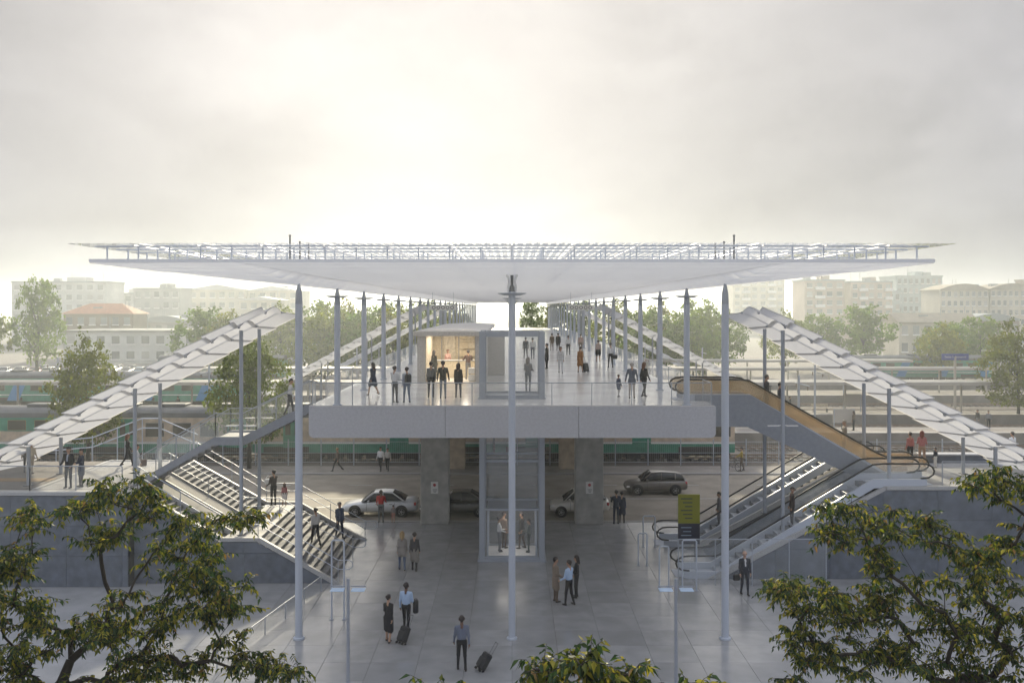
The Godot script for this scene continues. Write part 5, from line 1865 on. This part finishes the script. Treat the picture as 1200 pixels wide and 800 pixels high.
var head_net: Array
var hair_nets := {}
func head_setup() -> void:
	# face looks towards -z; y = 0 at the base of the neck, crown at about 0.33
	head_net = nets([[V(0, 0.22, 0.012), V(0, 0.235, 0.02), 0.088, 0.086, 0], [V(0, 0.2, -0.03), V(0, 0.15, -0.035), 0.062, 0.052, 0], [V(0, 0.13, -0.045), V(0, 0.125, -0.06), 0.04, 0.03, 0],
		[V(0, -0.03, 0.02), V(0, 0.12, 0.012), 0.056, 0.05, 0], [V(0, 0.205, -0.088), V(0, 0.178, -0.108), 0.011, 0.015, 0], [V(-0.045, 0.222, -0.068), V(0.045, 0.222, -0.068), 0.018, 0.018, 0],
		[V(-0.086, 0.18, 0.005), V(-0.09, 0.215, 0.012), 0.013, 0.017, 0], [V(0.086, 0.18, 0.005), V(0.09, 0.215, 0.012), 0.013, 0.017, 0], [V(-0.02, 0.146, -0.085), V(0.02, 0.146, -0.085), 0.011, 0.011, 1]], 0.0115, 0.022)
	hair_nets["short"] = nets([[V(0, 0.25, 0.022), V(0, 0.262, 0.0), 0.09, 0.083, 0], [V(-0.05, 0.24, 0.05), V(0.05, 0.24, 0.05), 0.055, 0.055, 0], [V(0, 0.2, 0.06), V(0, 0.16, 0.055), 0.055, 0.045, 0]], 0.014, 0.03)
	hair_nets["long"] = nets([[V(0, 0.25, 0.022), V(0, 0.262, 0.0), 0.094, 0.087, 0], [V(-0.06, 0.22, 0.04), V(-0.065, 0.06, 0.06), 0.055, 0.045, 0], [V(0.06, 0.22, 0.04), V(0.065, 0.06, 0.06), 0.055, 0.045, 0], [V(0, 0.2, 0.07), V(0, 0.0, 0.095), 0.065, 0.05, 0]], 0.014, 0.03)
	hair_nets["bun"] = nets([[V(0, 0.25, 0.022), V(0, 0.262, 0.0), 0.092, 0.085, 0], [V(-0.05, 0.24, 0.05), V(0.05, 0.24, 0.05), 0.056, 0.056, 0], [V(0, 0.2, 0.06), V(0, 0.17, 0.06), 0.055, 0.045, 0], [V(0, 0.27, 0.11), V(0, 0.275, 0.115), 0.045, 0.045, 0]], 0.014, 0.025)
	hair_nets["thin"] = nets([[V(-0.06, 0.2, 0.045), V(0.06, 0.2, 0.045), 0.05, 0.05, 0], [V(0, 0.17, 0.065), V(0, 0.19, 0.07), 0.045, 0.05, 0]], 0.014, 0.025)

func limb(a: Vector3, an: float, out: float, l: float) -> Vector3:
	# forward is -z; an = angle forward from straight down, out = sideways
	return a + V(sin(out) * cos(an), -cos(an) * cos(out), -sin(an)) * l

func person(label: String, at: Vector3, yaw: float, h: float, o: Dictionary) -> Node3D:
	var sc := h / 1.76
	var fem: bool = o.get("f", false)
	var st: float = o.get("stride", 0.0)
	var lean: float = o.get("lean", 0.0)
	var cols := [o.get("skin", Color(0.4, 0.25, 0.17)), o.get("top", Color(0.1, 0.1, 0.12)), o.get("legs", Color(0.03, 0.03, 0.035)), o.get("shoes", Color(0.02, 0.018, 0.016)), o.get("coat", Color(0.1, 0.1, 0.1)), o.get("shirt", Color(0.6, 0.6, 0.6))]
	var bones := []
	var hipw := 0.09 if not fem else 0.095
	var shw := 0.185 if not fem else 0.16
	var low := 9.0
	var pel := V(0, 0.95, 0)
	var feet := []
	for k in 2:
		var sx := -1.0 if k == 0 else 1.0
		var an := st * (1.0 if k == 0 else -1.0) + (0.03 if st == 0.0 else 0.0)
		var spread: float = sx * o.get("spread", 0.03)
		var hip := pel + V(sx * hipw, -0.03, 0)
		var bend := 0.06 + (absf(st) * (0.25 if an > 0 else 0.75))
		var knee := limb(hip, an + bend * 0.4, spread, 0.44)
		var ank := limb(knee, an - bend, spread, 0.42)
		feet.append([hip, knee, ank, an - bend])
		low = minf(low, ank.y)
	var dy := 0.075 - low
	var bare: bool = o.get("bare_legs", false)
	for q in feet:
		var d := V(0, dy, 0)
		var rg := 2
		bones.append([q[0] + d, q[1] + d, 0.086 if not fem else 0.083, 0.058, rg])
		bones.append([q[1] + d, q[2] + d, 0.056, 0.04, 0 if bare else rg])
		var ft := V(0, sin(q[3]) * -0.1 if q[3] < 0 else 0.0, 0)
		bones.append([q[2] + d + V(0, -0.04, 0.03), q[2] + d + V(0, -0.042, -0.14) + ft, 0.037, 0.03, 3])
	pel.y += dy
	var tilt := Basis(Vector3.RIGHT, -lean)
	var top := 4 if o.has("coat") else 1
	var U := func(p: Vector3) -> Vector3: return pel + tilt * p
	bones.append([U.call(V(-0.055, 0.0, 0.0)), U.call(V(0.055, 0.0, 0.0)), 0.108, 0.108, top if o.has("coat") else 2])
	bones.append([U.call(V(-0.05, 0.12, 0)), U.call(V(0.05, 0.12, 0)), 0.1 if not fem else 0.092, 0.1 if not fem else 0.092, top])
	for sx in [-1, 1]:
		bones.append([U.call(V(sx * 0.05, 0.14, 0)), U.call(V(sx * 0.085, 0.38, 0.0)), 0.098, 0.1 if not fem else 0.085, top])
		bones.append([U.call(V(sx * 0.03, 0.48, 0.01)), U.call(V(sx * (shw - 0.03), 0.455, 0.0)), 0.058, 0.06, top])
	if fem:
		for sx in [-1, 1]:
			bones.append([U.call(V(sx * 0.07, 0.33, -0.06)), U.call(V(sx * 0.065, 0.32, -0.07)), 0.06, 0.06, top])
	if o.has("coat") and not o.get("jacket", false):
		var cl: float = o.get("coat_len", 0.45)
		for k in 2:
			var q = feet[k]
			var hp: Vector3 = q[0] + V(0, dy, 0)
			var kn: Vector3 = q[1] + V(0, dy, 0)
			bones.append([hp, hp.lerp(kn, cl / 0.44), 0.105, 0.115, 4])
		bones.append([pel, pel + V(0, -cl * 0.9, 0.0), 0.12, 0.13, 4])
	if o.has("skirt"):
		var cl: float = o.get("skirt_len", 0.42)
		for k in 2:
			var q = feet[k]
			bones.append([q[0] + V(0, dy, 0), q[0].lerp(q[1], cl / 0.44) + V(0, dy, 0), 0.1, 0.12, 5])
		bones.append([pel, pel + V(0, -cl * 0.9, 0), 0.115, 0.13, 5])
		cols[5] = o.skirt
	if o.get("shirt_front", false):
		bones.append([U.call(V(0, 0.25, -0.082)), U.call(V(0, 0.46, -0.055)), 0.03, 0.035, 5])
	bones.append([U.call(V(0, 0.47, 0.015)), U.call(V(0, 0.56, 0.0)), 0.058, 0.05, 0])
	# arms: [swing, out, bend]
	var arms: Array = o.get("arms", [[-st * 0.8, 0.12, 0.3], [st * 0.8, 0.12, 0.3]])
	var hands := []
	for k in 2:
		var sx := -1.0 if k == 0 else 1.0
		var sh: Vector3 = U.call(V(sx * shw, 0.45, 0.0))
		var A: Array = arms[k]
		var el := limb(sh, A[0], sx * A[1], 0.29)
		var wr := limb(el, A[0] + A[2], sx * (A[1] * 0.4 + (A[3] if A.size() > 3 else 0.0)), 0.25)
		var sl: bool = o.get("short_sleeves", false)
		bones.append([sh, el, 0.057 if not fem else 0.05, 0.045, top])
		bones.append([el, wr, 0.043, 0.03, 0 if sl else top])
		var hd := (wr - el).normalized()
		bones.append([wr, wr + hd * 0.07, 0.028, 0.03, 0])
		hands.append([wr + hd * 0.07, hd, sx])
	var net := nets(bones, 0.0235, 0.035)
	var mb := MB.new()
	add_net(mb, net, cols)
	# fingers: four of unequal length and a thumb at the side of the palm
	mb.col = cols[0]
	for q in hands:
		var hp: Vector3 = q[0]
		var hd: Vector3 = q[1]
		var fwd := V(0, 0, -1)
		var acr := (fwd - hd * fwd.dot(hd)).normalized()
		if acr.length() < 0.1:
			acr = V(0, 1, 0)
		var inn: Vector3 = hd.cross(acr) * (1.0 if hd.cross(acr).x * -q[2] > 0 else -1.0)
		for j in 4:
			var b := hp + acr * (-0.027 + 0.018 * j)
			var fl: float = [0.062, 0.074, 0.08, 0.07][j]
			mb.tube([b - hd * 0.01, b + hd * fl * 0.5 + inn * 0.008, b + hd * fl * 0.85 + inn * 0.032], [0.0095, 0.009, 0.007], 5)
		var tb := hp - hd * 0.045 + acr * 0.026
		mb.tube([tb, tb + acr * 0.022 + hd * 0.03 + inn * 0.01, tb + acr * 0.026 + hd * 0.062 + inn * 0.02], [0.0115, 0.01, 0.008], 5)
	# head
	var hx := Transform3D(tilt * Basis(Vector3.UP, o.get("look", 0.0)) * Basis(Vector3.RIGHT, o.get("nod", -0.1)), U.call(V(0, 0.5, 0.01)))
	add_net(mb, head_net, [cols[0], Color(0.36, 0.14, 0.12)], hx)
	mb.col = Color(0.02, 0.016, 0.014)
	for sx in [-1, 1]:
		mb.box(hx * V(sx * 0.032, 0.203, -0.086), V(0.022, 0.009, 0.012), hx.basis)
		mb.box(hx * V(sx * 0.032, 0.222, -0.088), V(0.034, 0.006, 0.01), hx.basis)
	var t := thing("person", label, "person", at, yaw, o.get("group", ""))
	t.scale = Vector3.ONE * sc
	part("body", mb, M.cloth, t)
	var hs: String = o.get("hair", "short")
	if hs != "none":
		var hm := MB.new()
		add_net(hm, hair_nets[hs], [o.get("hair_col", Color(0.02, 0.015, 0.012))], hx)
		part("hair", hm, M.hair, t)
	return t

func bag(called: String, label: String, at: Vector3, turn: float, size: Vector3, m: Material, strap := 0.3) -> void:
	var t := thing(called, label, called.replace("_", " "), at, turn)
	part("pouch", bx(V(0, size.y * 0.5, 0), size, minf(size.x, size.z) * 0.3), m, t)
	var mb := MB.new()
	mb.tube([V(-size.x * 0.35, size.y * 0.95, 0), V(-size.x * 0.25, size.y + strap * 0.6, 0), V(0, size.y + strap, 0), V(size.x * 0.25, size.y + strap * 0.6, 0), V(size.x * 0.35, size.y * 0.95, 0)], [0.012], 6)
	part("strap", mb, m, t)

func people() -> void:
	head_setup()
	var BLK := Color(0.014, 0.014, 0.016)
	var NAVY := Color(0.02, 0.028, 0.055)
	var SKY := Color(0.38, 0.5, 0.68)
	var WHT := Color(0.62, 0.62, 0.62)
	var GRY := Color(0.16, 0.16, 0.17)
	var JEAN := Color(0.07, 0.1, 0.17)
	var BRN := Color(0.12, 0.085, 0.06)
	var TAN := Color(0.2, 0.16, 0.125)
	var BLOND := Color(0.3, 0.2, 0.09)
	var DARK := Color(0.16, 0.09, 0.06)
	# plaza
	person("man in grey blue shirt and black trousers pulling a small trolley case on the plaza", V(-1.67, 0, -31.13), 0.15, 1.78, {"top": Color(0.13, 0.15, 0.2), "legs": BLK, "stride": 0.12, "skin": DARK, "arms": [[0.15, 0.14, 0.35], [-0.25, 0.12, 0.1]]})
	suitcase("small black trolley case pulled by the man in grey blue shirt", V(-1.1, 0, -31.05), -1.1, -0.6, V(-1.4, 0.8, -31.1))
	person("woman in long black coat with bare legs pulling a trolley case", V(-4.45, 0, -33.76), -0.35, 1.68, {"f": true, "coat": BLK, "coat_len": 0.46, "bare_legs": true, "stride": 0.14, "hair": "bun", "arms": [[0.35, 0.2, 1.2], [-0.3, 0.14, 0.1]]})
	suitcase("black trolley case tilted behind the woman in the black coat", V(-3.98, 0, -33.5), -0.7, -0.45, V(-4.2, 0.8, -33.6))
	person("man in pale blue shirt walking with dark jacket over his arm", V(-3.93, 0, -34.83), -0.2, 1.8, {"top": SKY, "legs": BLK, "stride": 0.2, "skin": DARK, "arms": [[0.05, 0.16, 0.15], [0.1, 0.16, 0.7]]})
	bag("jacket", "dark folded jacket carried by the man in the pale blue shirt", V(-3.58, 0.68, -34.85), 0.3, V(0.2, 0.5, 0.14), M.bag_black, 0.04)
	person("fair haired woman in grey coat and blue jeans walking on the plaza", V(-5.04, 0, -43.0), 0.1, 1.76, {"f": true, "coat": Color(0.25, 0.23, 0.21), "coat_len": 0.2, "legs": JEAN, "stride": 0.2, "hair": "long", "hair_col": BLOND})
	person("woman in dark jacket and grey knee length skirt beside the fair haired woman", V(-4.46, 0, -42.9), -0.1, 1.74, {"f": true, "top": Color(0.06, 0.055, 0.055), "skirt": Color(0.2, 0.185, 0.165), "legs": BLK, "bare_legs": false, "stride": 0.18, "hair": "short"})
	person("man in taupe overcoat standing in the group of three", V(1.78, 0, -38.37), -1.2, 1.8, {"coat": TAN, "coat_len": 0.36, "legs": BRN, "arms": [[0.15, 0.1, 0.8], [0.1, 0.1, 0.9]]})
	person("man in pale blue shirt and black trousers standing in the group of three", V(2.31, 0, -37.93), 0.9, 1.8, {"top": SKY, "legs": BLK, "stride": 0.14, "arms": [[0.2, 0.12, 0.8], [0.2, 0.12, 0.5]]})
	person("woman in black standing in the group of three", V(2.68, 0, -38.94), 1.3, 1.72, {"f": true, "top": BLK, "legs": BLK, "hair": "long", "arms": [[0.2, 0.1, 0.9], [0.1, 0.1, 0.3]]})
	person("grey haired man in dark suit and white shirt facing away from the escalator", V(9.75, 0, -39.29), PI + 0.1, 1.82, {"coat": Color(0.03, 0.033, 0.045), "jacket": true, "legs": Color(0.03, 0.033, 0.045), "shirt_front": true, "shirt": WHT, "hair": "thin", "hair_col": Color(0.35, 0.34, 0.33), "skin": Color(0.45, 0.3, 0.23), "stride": 0.1})
	bag("shoulder_bag", "dark bag held by the man in dark suit and white shirt", V(9.4, 0.62, -39.25), 0.2, V(0.3, 0.26, 0.12), M.bag_black, 0.1)
	person("man in navy suit standing near the cream car", V(5.8, 0, -52.2), 0.2, 1.85, {"coat": NAVY, "jacket": true, "legs": NAVY, "arms": [[0.6, 0.1, 2.0], [0.1, 0.1, 0.2]]})
	person("woman in navy coat close beside the man in navy suit", V(6.15, 0, -52.45), -0.3, 1.72, {"f": true, "coat": NAVY, "coat_len": 0.36, "legs": BLK, "hair": "bun"})
	person("man in red top standing at the silver car", V(-7.35, 0, -52.6), 0.0, 1.78, {"top": Color(0.42, 0.035, 0.03), "legs": Color(0.1, 0.11, 0.12), "skin": DARK, "arms": [[0.2, 0.2, 0.6], [0.4, 0.2, 0.8]]})
	person("small child in pink shorts by the silver car", V(-6.65, 0, -52.5), 0.4, 0.98, {"top": Color(0.3, 0.27, 0.26), "legs": Color(0.5, 0.25, 0.2), "bare_legs": true})
	# lift
	person("woman in white top and grey trousers inside the lift", V(-0.62, 0.2, -45.5), -1.4, 1.66, {"f": true, "top": WHT, "legs": GRY, "hair": "bun", "arms": [[0.2, 0.1, 1.2], [0.2, 0.1, 1.0]]})
	person("man in tan and white jacket inside the lift", V(-0.4, 0.2, -46.2), -0.9, 1.74, {"coat": Color(0.25, 0.19, 0.15), "jacket": true, "legs": BRN})
	person("man in dark brown coat inside the lift", V(0.48, 0.2, -46.1), 1.2, 1.76, {"coat": Color(0.07, 0.065, 0.055), "coat_len": 0.2, "legs": BRN, "stride": 0.12})
	person("boy in grey green clothes inside the lift", V(0.82, 0.2, -45.4), 1.5, 1.58, {"top": Color(0.14, 0.15, 0.13), "legs": Color(0.06, 0.075, 0.06), "arms": [[0.3, 0.1, 1.1], [0.3, 0.1, 1.1]]})
	# far pavement
	person("man striding along the far pavement by the railway fence", V(-12.9, -0.01, -69.2), 1.45, 1.76, {"top": Color(0.14, 0.1, 0.085), "legs": BLK, "stride": 0.42, "hair_col": BLOND})
	person("man in white shirt on the far pavement walking with another", V(-9.7, -0.01, -69.2), 2.8, 1.78, {"top": WHT, "legs": BLK, "stride": 0.25})
	person("man in pale shirt on the far pavement beside the man in white", V(-9.2, -0.01, -69.3), 3.0, 1.68, {"top": Color(0.45, 0.43, 0.4), "legs": BLK, "stride": 0.25})
	person("person in yellow jacket pushing the bicycle", V(17.0, -0.01, -69.4), 1.4, 1.7, {"top": Color(0.32, 0.24, 0.05), "legs": BRN, "stride": 0.15, "arms": [[0.6, 0.1, 0.5], [0.6, 0.1, 0.5]]})
	# stairs on the left
	person("man with white bag on shoulder standing on the stair landing", V(-12.2, 1.9, -48.0), 0.9, 1.8, {"top": Color(0.06, 0.05, 0.045), "legs": BLK, "arms": [[0.2, 0.12, 0.8], [1.0, 0.2, 0.9]]})
	person("little girl in pink top and white skirt on the stair landing", V(-11.65, 1.9, -48.0), 0.2, 1.14, {"f": true, "top": Color(0.36, 0.12, 0.13), "skirt": Color(0.7, 0.66, 0.64), "skirt_len": 0.36, "bare_legs": true, "hair": "long", "hair_col": Color(0.06, 0.02, 0.015)})
	bag("shoulder_bag", "white bag on the shoulder of the man on the landing", V(-12.48, 3.02, -48.0), 0.4, V(0.34, 0.26, 0.16), M.white_paint, 0.16)
	person("man in pale shirt climbing the lower stair flight", V(-9.28, 0.79, -44.3), 0.7, 1.78, {"top": Color(0.5, 0.48, 0.46), "legs": BLK, "stride": 0.24})
	person("man in blue jacket coming down the lower stair flight", V(-8.64, 0.475, -47.0), -2.4, 1.8, {"coat": Color(0.06, 0.085, 0.14), "jacket": true, "legs": NAVY, "stride": 0.16, "hair_col": Color(0.2, 0.19, 0.18)})
	person("man in white shirt walking up the slim stair to the deck", V(-10.26, 7.08, -43.3), -1.45, 1.66, {"top": Color(0.6, 0.6, 0.61), "legs": BLK, "stride": 0.22, "lean": 0.08})
	# terrace left
	person("man in black suit standing at the terrace edge", V(-19.53, 4.09, -41.3), 3.0, 1.78, {"coat": BLK, "jacket": true, "legs": BLK, "shirt_front": true, "shirt": Color(0.3, 0.33, 0.4), "arms": [[0.1, 0.25, 0.9], [0.1, 0.25, 0.9]]})
	person("woman in dark navy dress beside the man in black suit", V(-19.1, 4.09, -41.6), 2.4, 1.66, {"f": true, "coat": NAVY, "coat_len": 0.3, "bare_legs": false, "legs": Color(0.06, 0.045, 0.04), "hair": "bun", "arms": [[0.3, 0.1, 1.3], [0.3, 0.1, 1.3]]})
	person("red haired woman in black striding across the terrace", V(-19.25, 4.09, -46.97), -1.2, 1.62, {"f": true, "top": BLK, "legs": BLK, "stride": 0.34, "hair": "long", "hair_col": Color(0.16, 0.06, 0.03)})
	person("woman in white dress with dark bag at the top of the wide stairs", V(-17.2, 4.09, -43.0), -1.1, 1.66, {"f": true, "top": Color(0.55, 0.56, 0.6), "coat": Color(0.55, 0.56, 0.6), "coat_len": 0.4, "stride": 0.14, "hair": "short"})
	bag("shoulder_bag", "dark bag of the woman in white dress", V(-16.92, 4.75, -43.05), 0.8, V(0.3, 0.32, 0.14), M.bag_brown, 0.5)
	person("man in brown jacket on the upper pavement", V(-23.4, 4.085, -45.2), 0.4, 1.52, {"top": BRN, "legs": GRY, "stride": 0.16})
	person("man in cream clothes on the upper pavement", V(-22.9, 4.085, -44.7), -0.3, 1.55, {"top": Color(0.5, 0.44, 0.36), "legs": Color(0.42, 0.37, 0.31), "stride": 0.2})
	# deck, front
	person("woman in navy coat with bare legs walking by the first deck columns", V(-6.87, 7.7, -46.37), 0.9, 1.62, {"f": true, "coat": Color(0.035, 0.045, 0.075), "coat_len": 0.34, "bare_legs": true, "stride": 0.3, "hair": "long"})
	person("man in white shirt and black trousers standing near the deck edge", V(-5.35, 7.7, -42.75), -0.5, 1.64, {"top": WHT, "legs": BLK, "arms": [[0.2, 0.1, 1.2], [0.2, 0.1, 1.2]]})
	person("man in pale blue shirt and jeans with dark backpack near the deck edge", V(-4.8, 7.7, -42.75), 0.4, 1.6, {"top": Color(0.4, 0.43, 0.5), "legs": JEAN, "stride": 0.14})
	bag("backpack", "dark backpack of the man in pale blue shirt", V(-4.72, 8.58, -42.58), 0.4, V(0.3, 0.42, 0.18), M.bag_black, 0.05)
	person("person in grey jacket standing before the kiosk", V(-3.89, 7.7, -45.05), 0.1, 1.7, {"f": true, "top": Color(0.16, 0.16, 0.15), "legs": BLK, "hair": "short"})
	person("man in olive jacket and jeans standing before the kiosk", V(-3.29, 7.7, -44.72), 0.0, 1.76, {"coat": Color(0.045, 0.045, 0.035), "jacket": true, "legs": Color(0.16, 0.19, 0.22), "arms": [[0.1, 0.24, 0.4], [0.1, 0.24, 0.4]]})
	person("person in dark jacket standing before the kiosk beside the olive jacket", V(-2.58, 7.7, -45.05), -0.1, 1.64, {"f": true, "coat": Color(0.04, 0.038, 0.034), "coat_len": 0.12, "legs": Color(0.06, 0.065, 0.075), "hair": "long", "hair_col": Color(0.05, 0.03, 0.02)})
	person("man in brown top at the kiosk counter with arms raised", V(-2.66, 7.7, -56.9), 0.3, 1.74, {"top": Color(0.1, 0.055, 0.045), "legs": GRY, "arms": [[0.5, 0.3, 1.2], [0.5, 0.3, 1.2]]})
	person("woman in dark dress at the kiosk counter", V(-4.75, 7.7, -57.2), -0.6, 1.7, {"f": true, "coat": Color(0.03, 0.028, 0.02), "coat_len": 0.44, "hair": "long"})
	person("kiosk server in white and red behind the counter", V(-4.05, 7.7, -59.2), PI, 1.68, {"f": true, "top": Color(0.5, 0.3, 0.26), "legs": BLK, "hair": "bun", "hair_col": Color(0.12, 0.05, 0.03)})
	person("woman in purple jacket and jeans standing behind the lift frame", V(0.83, 7.7, -48.4), -0.3, 1.74, {"f": true, "top": Color(0.09, 0.075, 0.09), "legs": Color(0.07, 0.075, 0.1), "stride": 0.1, "hair": "long", "hair_col": Color(0.08, 0.05, 0.03), "arms": [[0.3, 0.15, 1.4], [0.2, 0.15, 1.2]]})
	# deck, farther
	person("man in dark suit walking with a pale shirted man along the deck", V(1.17, 7.7, -80.2), 0.1, 1.8, {"top": BLK, "legs": BLK, "stride": 0.2})
	person("man in pale shirt walking beside the man in dark suit along the deck", V(1.74, 7.7, -79.0), -0.1, 1.8, {"top": WHT, "legs": NAVY, "stride": 0.22})
	person("person in dark coat standing right behind the lift frame post", V(2.48, 7.7, -66.6), 1.2, 1.78, {"coat": BLK, "coat_len": 0.3, "legs": BLK})
	person("person in white and grey clothes walking on the deck", V(3.23, 7.7, -62.2), 3.0, 1.74, {"f": true, "top": Color(0.5, 0.5, 0.52), "legs": Color(0.55, 0.56, 0.58), "stride": 0.14, "hair_col": Color(0.06, 0.05, 0.05)})
	person("woman in ochre coat with bare legs pulling a case on the deck", V(4.59, 7.7, -63.0), 0.2, 1.7, {"f": true, "coat": Color(0.24, 0.1, 0.025), "coat_len": 0.42, "bare_legs": true, "stride": 0.12, "hair": "bun"})
	suitcase("black case beside the woman in ochre coat", V(5.0, 7.7, -62.9), 0.5, -0.3, V(4.8, 8.5, -63))
	person("man in white shirt and dark trousers far along the deck", V(5.16, 7.7, -86.0), 0.0, 1.8, {"top": WHT, "legs": BLK, "stride": 0.2})
	person("person in brown coat far along the deck, one of a pair", V(4.05, 7.7, -95.0), 0.2, 1.72, {"top": BRN, "legs": BRN})
	person("person in black coat far along the deck, one of a pair", V(4.66, 7.7, -94.8), -0.2, 1.76, {"coat": BLK, "coat_len": 0.25})
	person("woman in pale top and black skirt walking near the column row", V(6.9, 7.7, -75.0), 0.0, 1.74, {"f": true, "top": Color(0.42, 0.33, 0.3), "skirt": BLK, "skirt_len": 0.26, "bare_legs": true, "stride": 0.16})
	person("man in white shirt and loose black trousers near the column row", V(7.1, 7.7, -67.6), 0.2, 1.78, {"top": Color(0.58, 0.58, 0.6), "legs": BLK, "stride": 0.08, "spread": 0.06})
	bag("shoulder_bag", "black bag of the man in white shirt near the column row", V(7.42, 8.35, -67.5), 0.2, V(0.34, 0.3, 0.16), M.bag_black, 0.1)
	person("child in navy coat walking with grey haired adult on the deck", V(5.17, 7.7, -45.48), -0.9, 1.08, {"f": true, "coat": Color(0.05, 0.065, 0.12), "coat_len": 0.24, "legs": Color(0.45, 0.42, 0.42), "stride": 0.16, "hair_col": Color(0.06, 0.03, 0.02)})
	person("grey haired adult in blue grey coat and pale trousers on the deck", V(5.72, 7.7, -44.72), 0.0, 1.68, {"coat": Color(0.1, 0.115, 0.15), "coat_len": 0.1, "legs": Color(0.42, 0.37, 0.34), "hair_col": Color(0.3, 0.28, 0.26), "arms": [[0.1, 0.3, 0.3], [0.1, 0.26, 0.4]]})
	person("red haired woman all in black striding on the deck", V(6.41, 7.7, -45.48), -0.9, 1.68, {"f": true, "top": BLK, "legs": BLK, "stride": 0.26, "hair": "long", "hair_col": Color(0.12, 0.05, 0.02)})
	person("man in pinkish shirt far along the deck by the columns", V(6.6, 7.7, -90.0), 0.0, 1.8, {"top": Color(0.42, 0.3, 0.26), "legs": TAN, "stride": 0.15})
	# right: escalators, terrace
	person("man in dark coat standing on the high escalator", V(12.0, 7.1, -44.2), -1.5, 1.74, {"top": Color(0.06, 0.055, 0.06), "legs": GRY})
	person("man in grey blue jacket standing on the high escalator", V(12.75, 6.68, -44.6), -1.5, 1.78, {"top": Color(0.08, 0.09, 0.12), "legs": Color(0.14, 0.13, 0.13)})
	person("person in pale grey clothes low on the high escalator", V(15.75, 4.98, -44.4), 1.5, 1.7, {"top": Color(0.3, 0.27, 0.23), "legs": Color(0.3, 0.28, 0.25), "hair_col": Color(0.3, 0.26, 0.2)})
	person("man in brown suit riding the escalator by the panelled wall", V(12.7, 2.1, -42.5), 1.5, 1.78, {"coat": Color(0.055, 0.042, 0.038), "jacket": true, "legs": Color(0.05, 0.04, 0.037), "shirt_front": true, "shirt": Color(0.3, 0.12, 0.1), "look": 1.4})
	person("person in grey riding the road side escalator", V(10.6, 0.84, -48.0), 1.5, 1.74, {"top": Color(0.14, 0.13, 0.14), "legs": Color(0.13, 0.13, 0.14)})
	person("woman in red patterned top at the terrace behind the escalators", V(20.13, 4.09, -47.4), 0.2, 1.62, {"f": true, "top": Color(0.36, 0.13, 0.12), "legs": BLK, "hair": "bun"})
	person("woman in pink top and tan trousers carrying things on the terrace", V(20.55, 4.09, -47.0), -0.4, 1.74, {"f": true, "top": Color(0.42, 0.17, 0.17), "legs": Color(0.36, 0.24, 0.18), "hair": "long", "hair_col": Color(0.2, 0.06, 0.04), "arms": [[0.4, 0.2, 1.2], [0.4, 0.2, 1.2]]})
	person("child in dark and white clothes beside the woman in pink", V(21.0, 4.09, -46.5), 0.5, 1.0, {"top": NAVY, "legs": WHT})
	person("person in white top on the terrace near the bench end", V(25.4, 4.09, -47.6), 0.4, 1.62, {"top": WHT, "legs": BRN})
	# platforms
	var pl := [[30.5, -86.4, "pair near the timetable board", BLK], [31.2, -85.6, "pair near the timetable board", BRN], [43.0, -86.6, "couple by the tracks under the canopy", BLK], [43.8, -86.2, "couple by the tracks under the canopy", GRY], [27.2, -99.4, "group beyond the high escalator", BRN], [29.6, -99.8, "group beyond the high escalator", BLK], [32.0, -121.5, "group farther across the tracks", GRY], [33.5, -121.8, "group farther across the tracks", BLK], [-35.5, -99.6, "single figure on the platform behind the train", BLK], [40.0, -85.4, "figure seated side of the platform bench", TAN]]
	var n := 0
	for q in pl:
		person("distant waiting passenger in %s clothes, %s" % [{BLK: "black", BRN: "brown", GRY: "grey", TAN: "tan"}[q[3]], q[2]], V(q[0], 0.86, q[1]), n * 0.9, 1.72 + 0.03 * (n % 3), {"top": q[3], "legs": BLK if n % 2 else GRY, "f": n % 3 == 1, "hair": "long" if n % 3 == 1 else "short"})
		n += 1

# ------------------------------------------------------------------ build
func _ready() -> void:
	rng.seed = 12
	sky_and_camera()
	materials()
	var t0 := Time.get_ticks_msec()
	setting()
	fence()
	left_side()
	right_side()
	bridge()
	roof()
	var gl := [[1.9, 1.9], [4.09, 4.09], [4.09, 4.09]]
	canopy("stair canopy of overlapping grey white scales over the wide stairs", -1.0, -11.2, 11.75, -41.9, -44.9, 14, true, gl)
	canopy("stair canopy of overlapping grey white scales over the escalators", 1.0, 11.2, 11.75, -41.9, -44.9, 14, true, [[1.9, 2.2], [4.09, 4.09], [4.09, 4.09]])
	for sx in [-1.0, 1.0]:
		canopy("smaller pale scale canopy over a far platform stair, %s side" % ("kiosk" if sx < 0 else "escalator"), sx, sx * 9.6, 12.2, -98.5, -101.8, 15, true, [[0.86, 0.86], [0.86, 0.86], [0.86, 0.86]])
		canopy("hazy scale canopy over the farthest platform stair, %s side" % ("kiosk" if sx < 0 else "escalator"), sx, sx * 9.6, 12.2, -141.0, -144.0, 15, true, [[0.86, 0.86], [0.86, 0.86], [0.86, 0.86]])
	lift()
	kiosk()
	trains()
	buildings()
	platforms()
	cars()
	furniture()
	print("built structures ", Time.get_ticks_msec() - t0)
	trees()
	print("trees ", Time.get_ticks_msec() - t0)
	people()
	print("people ", Time.get_ticks_msec() - t0)
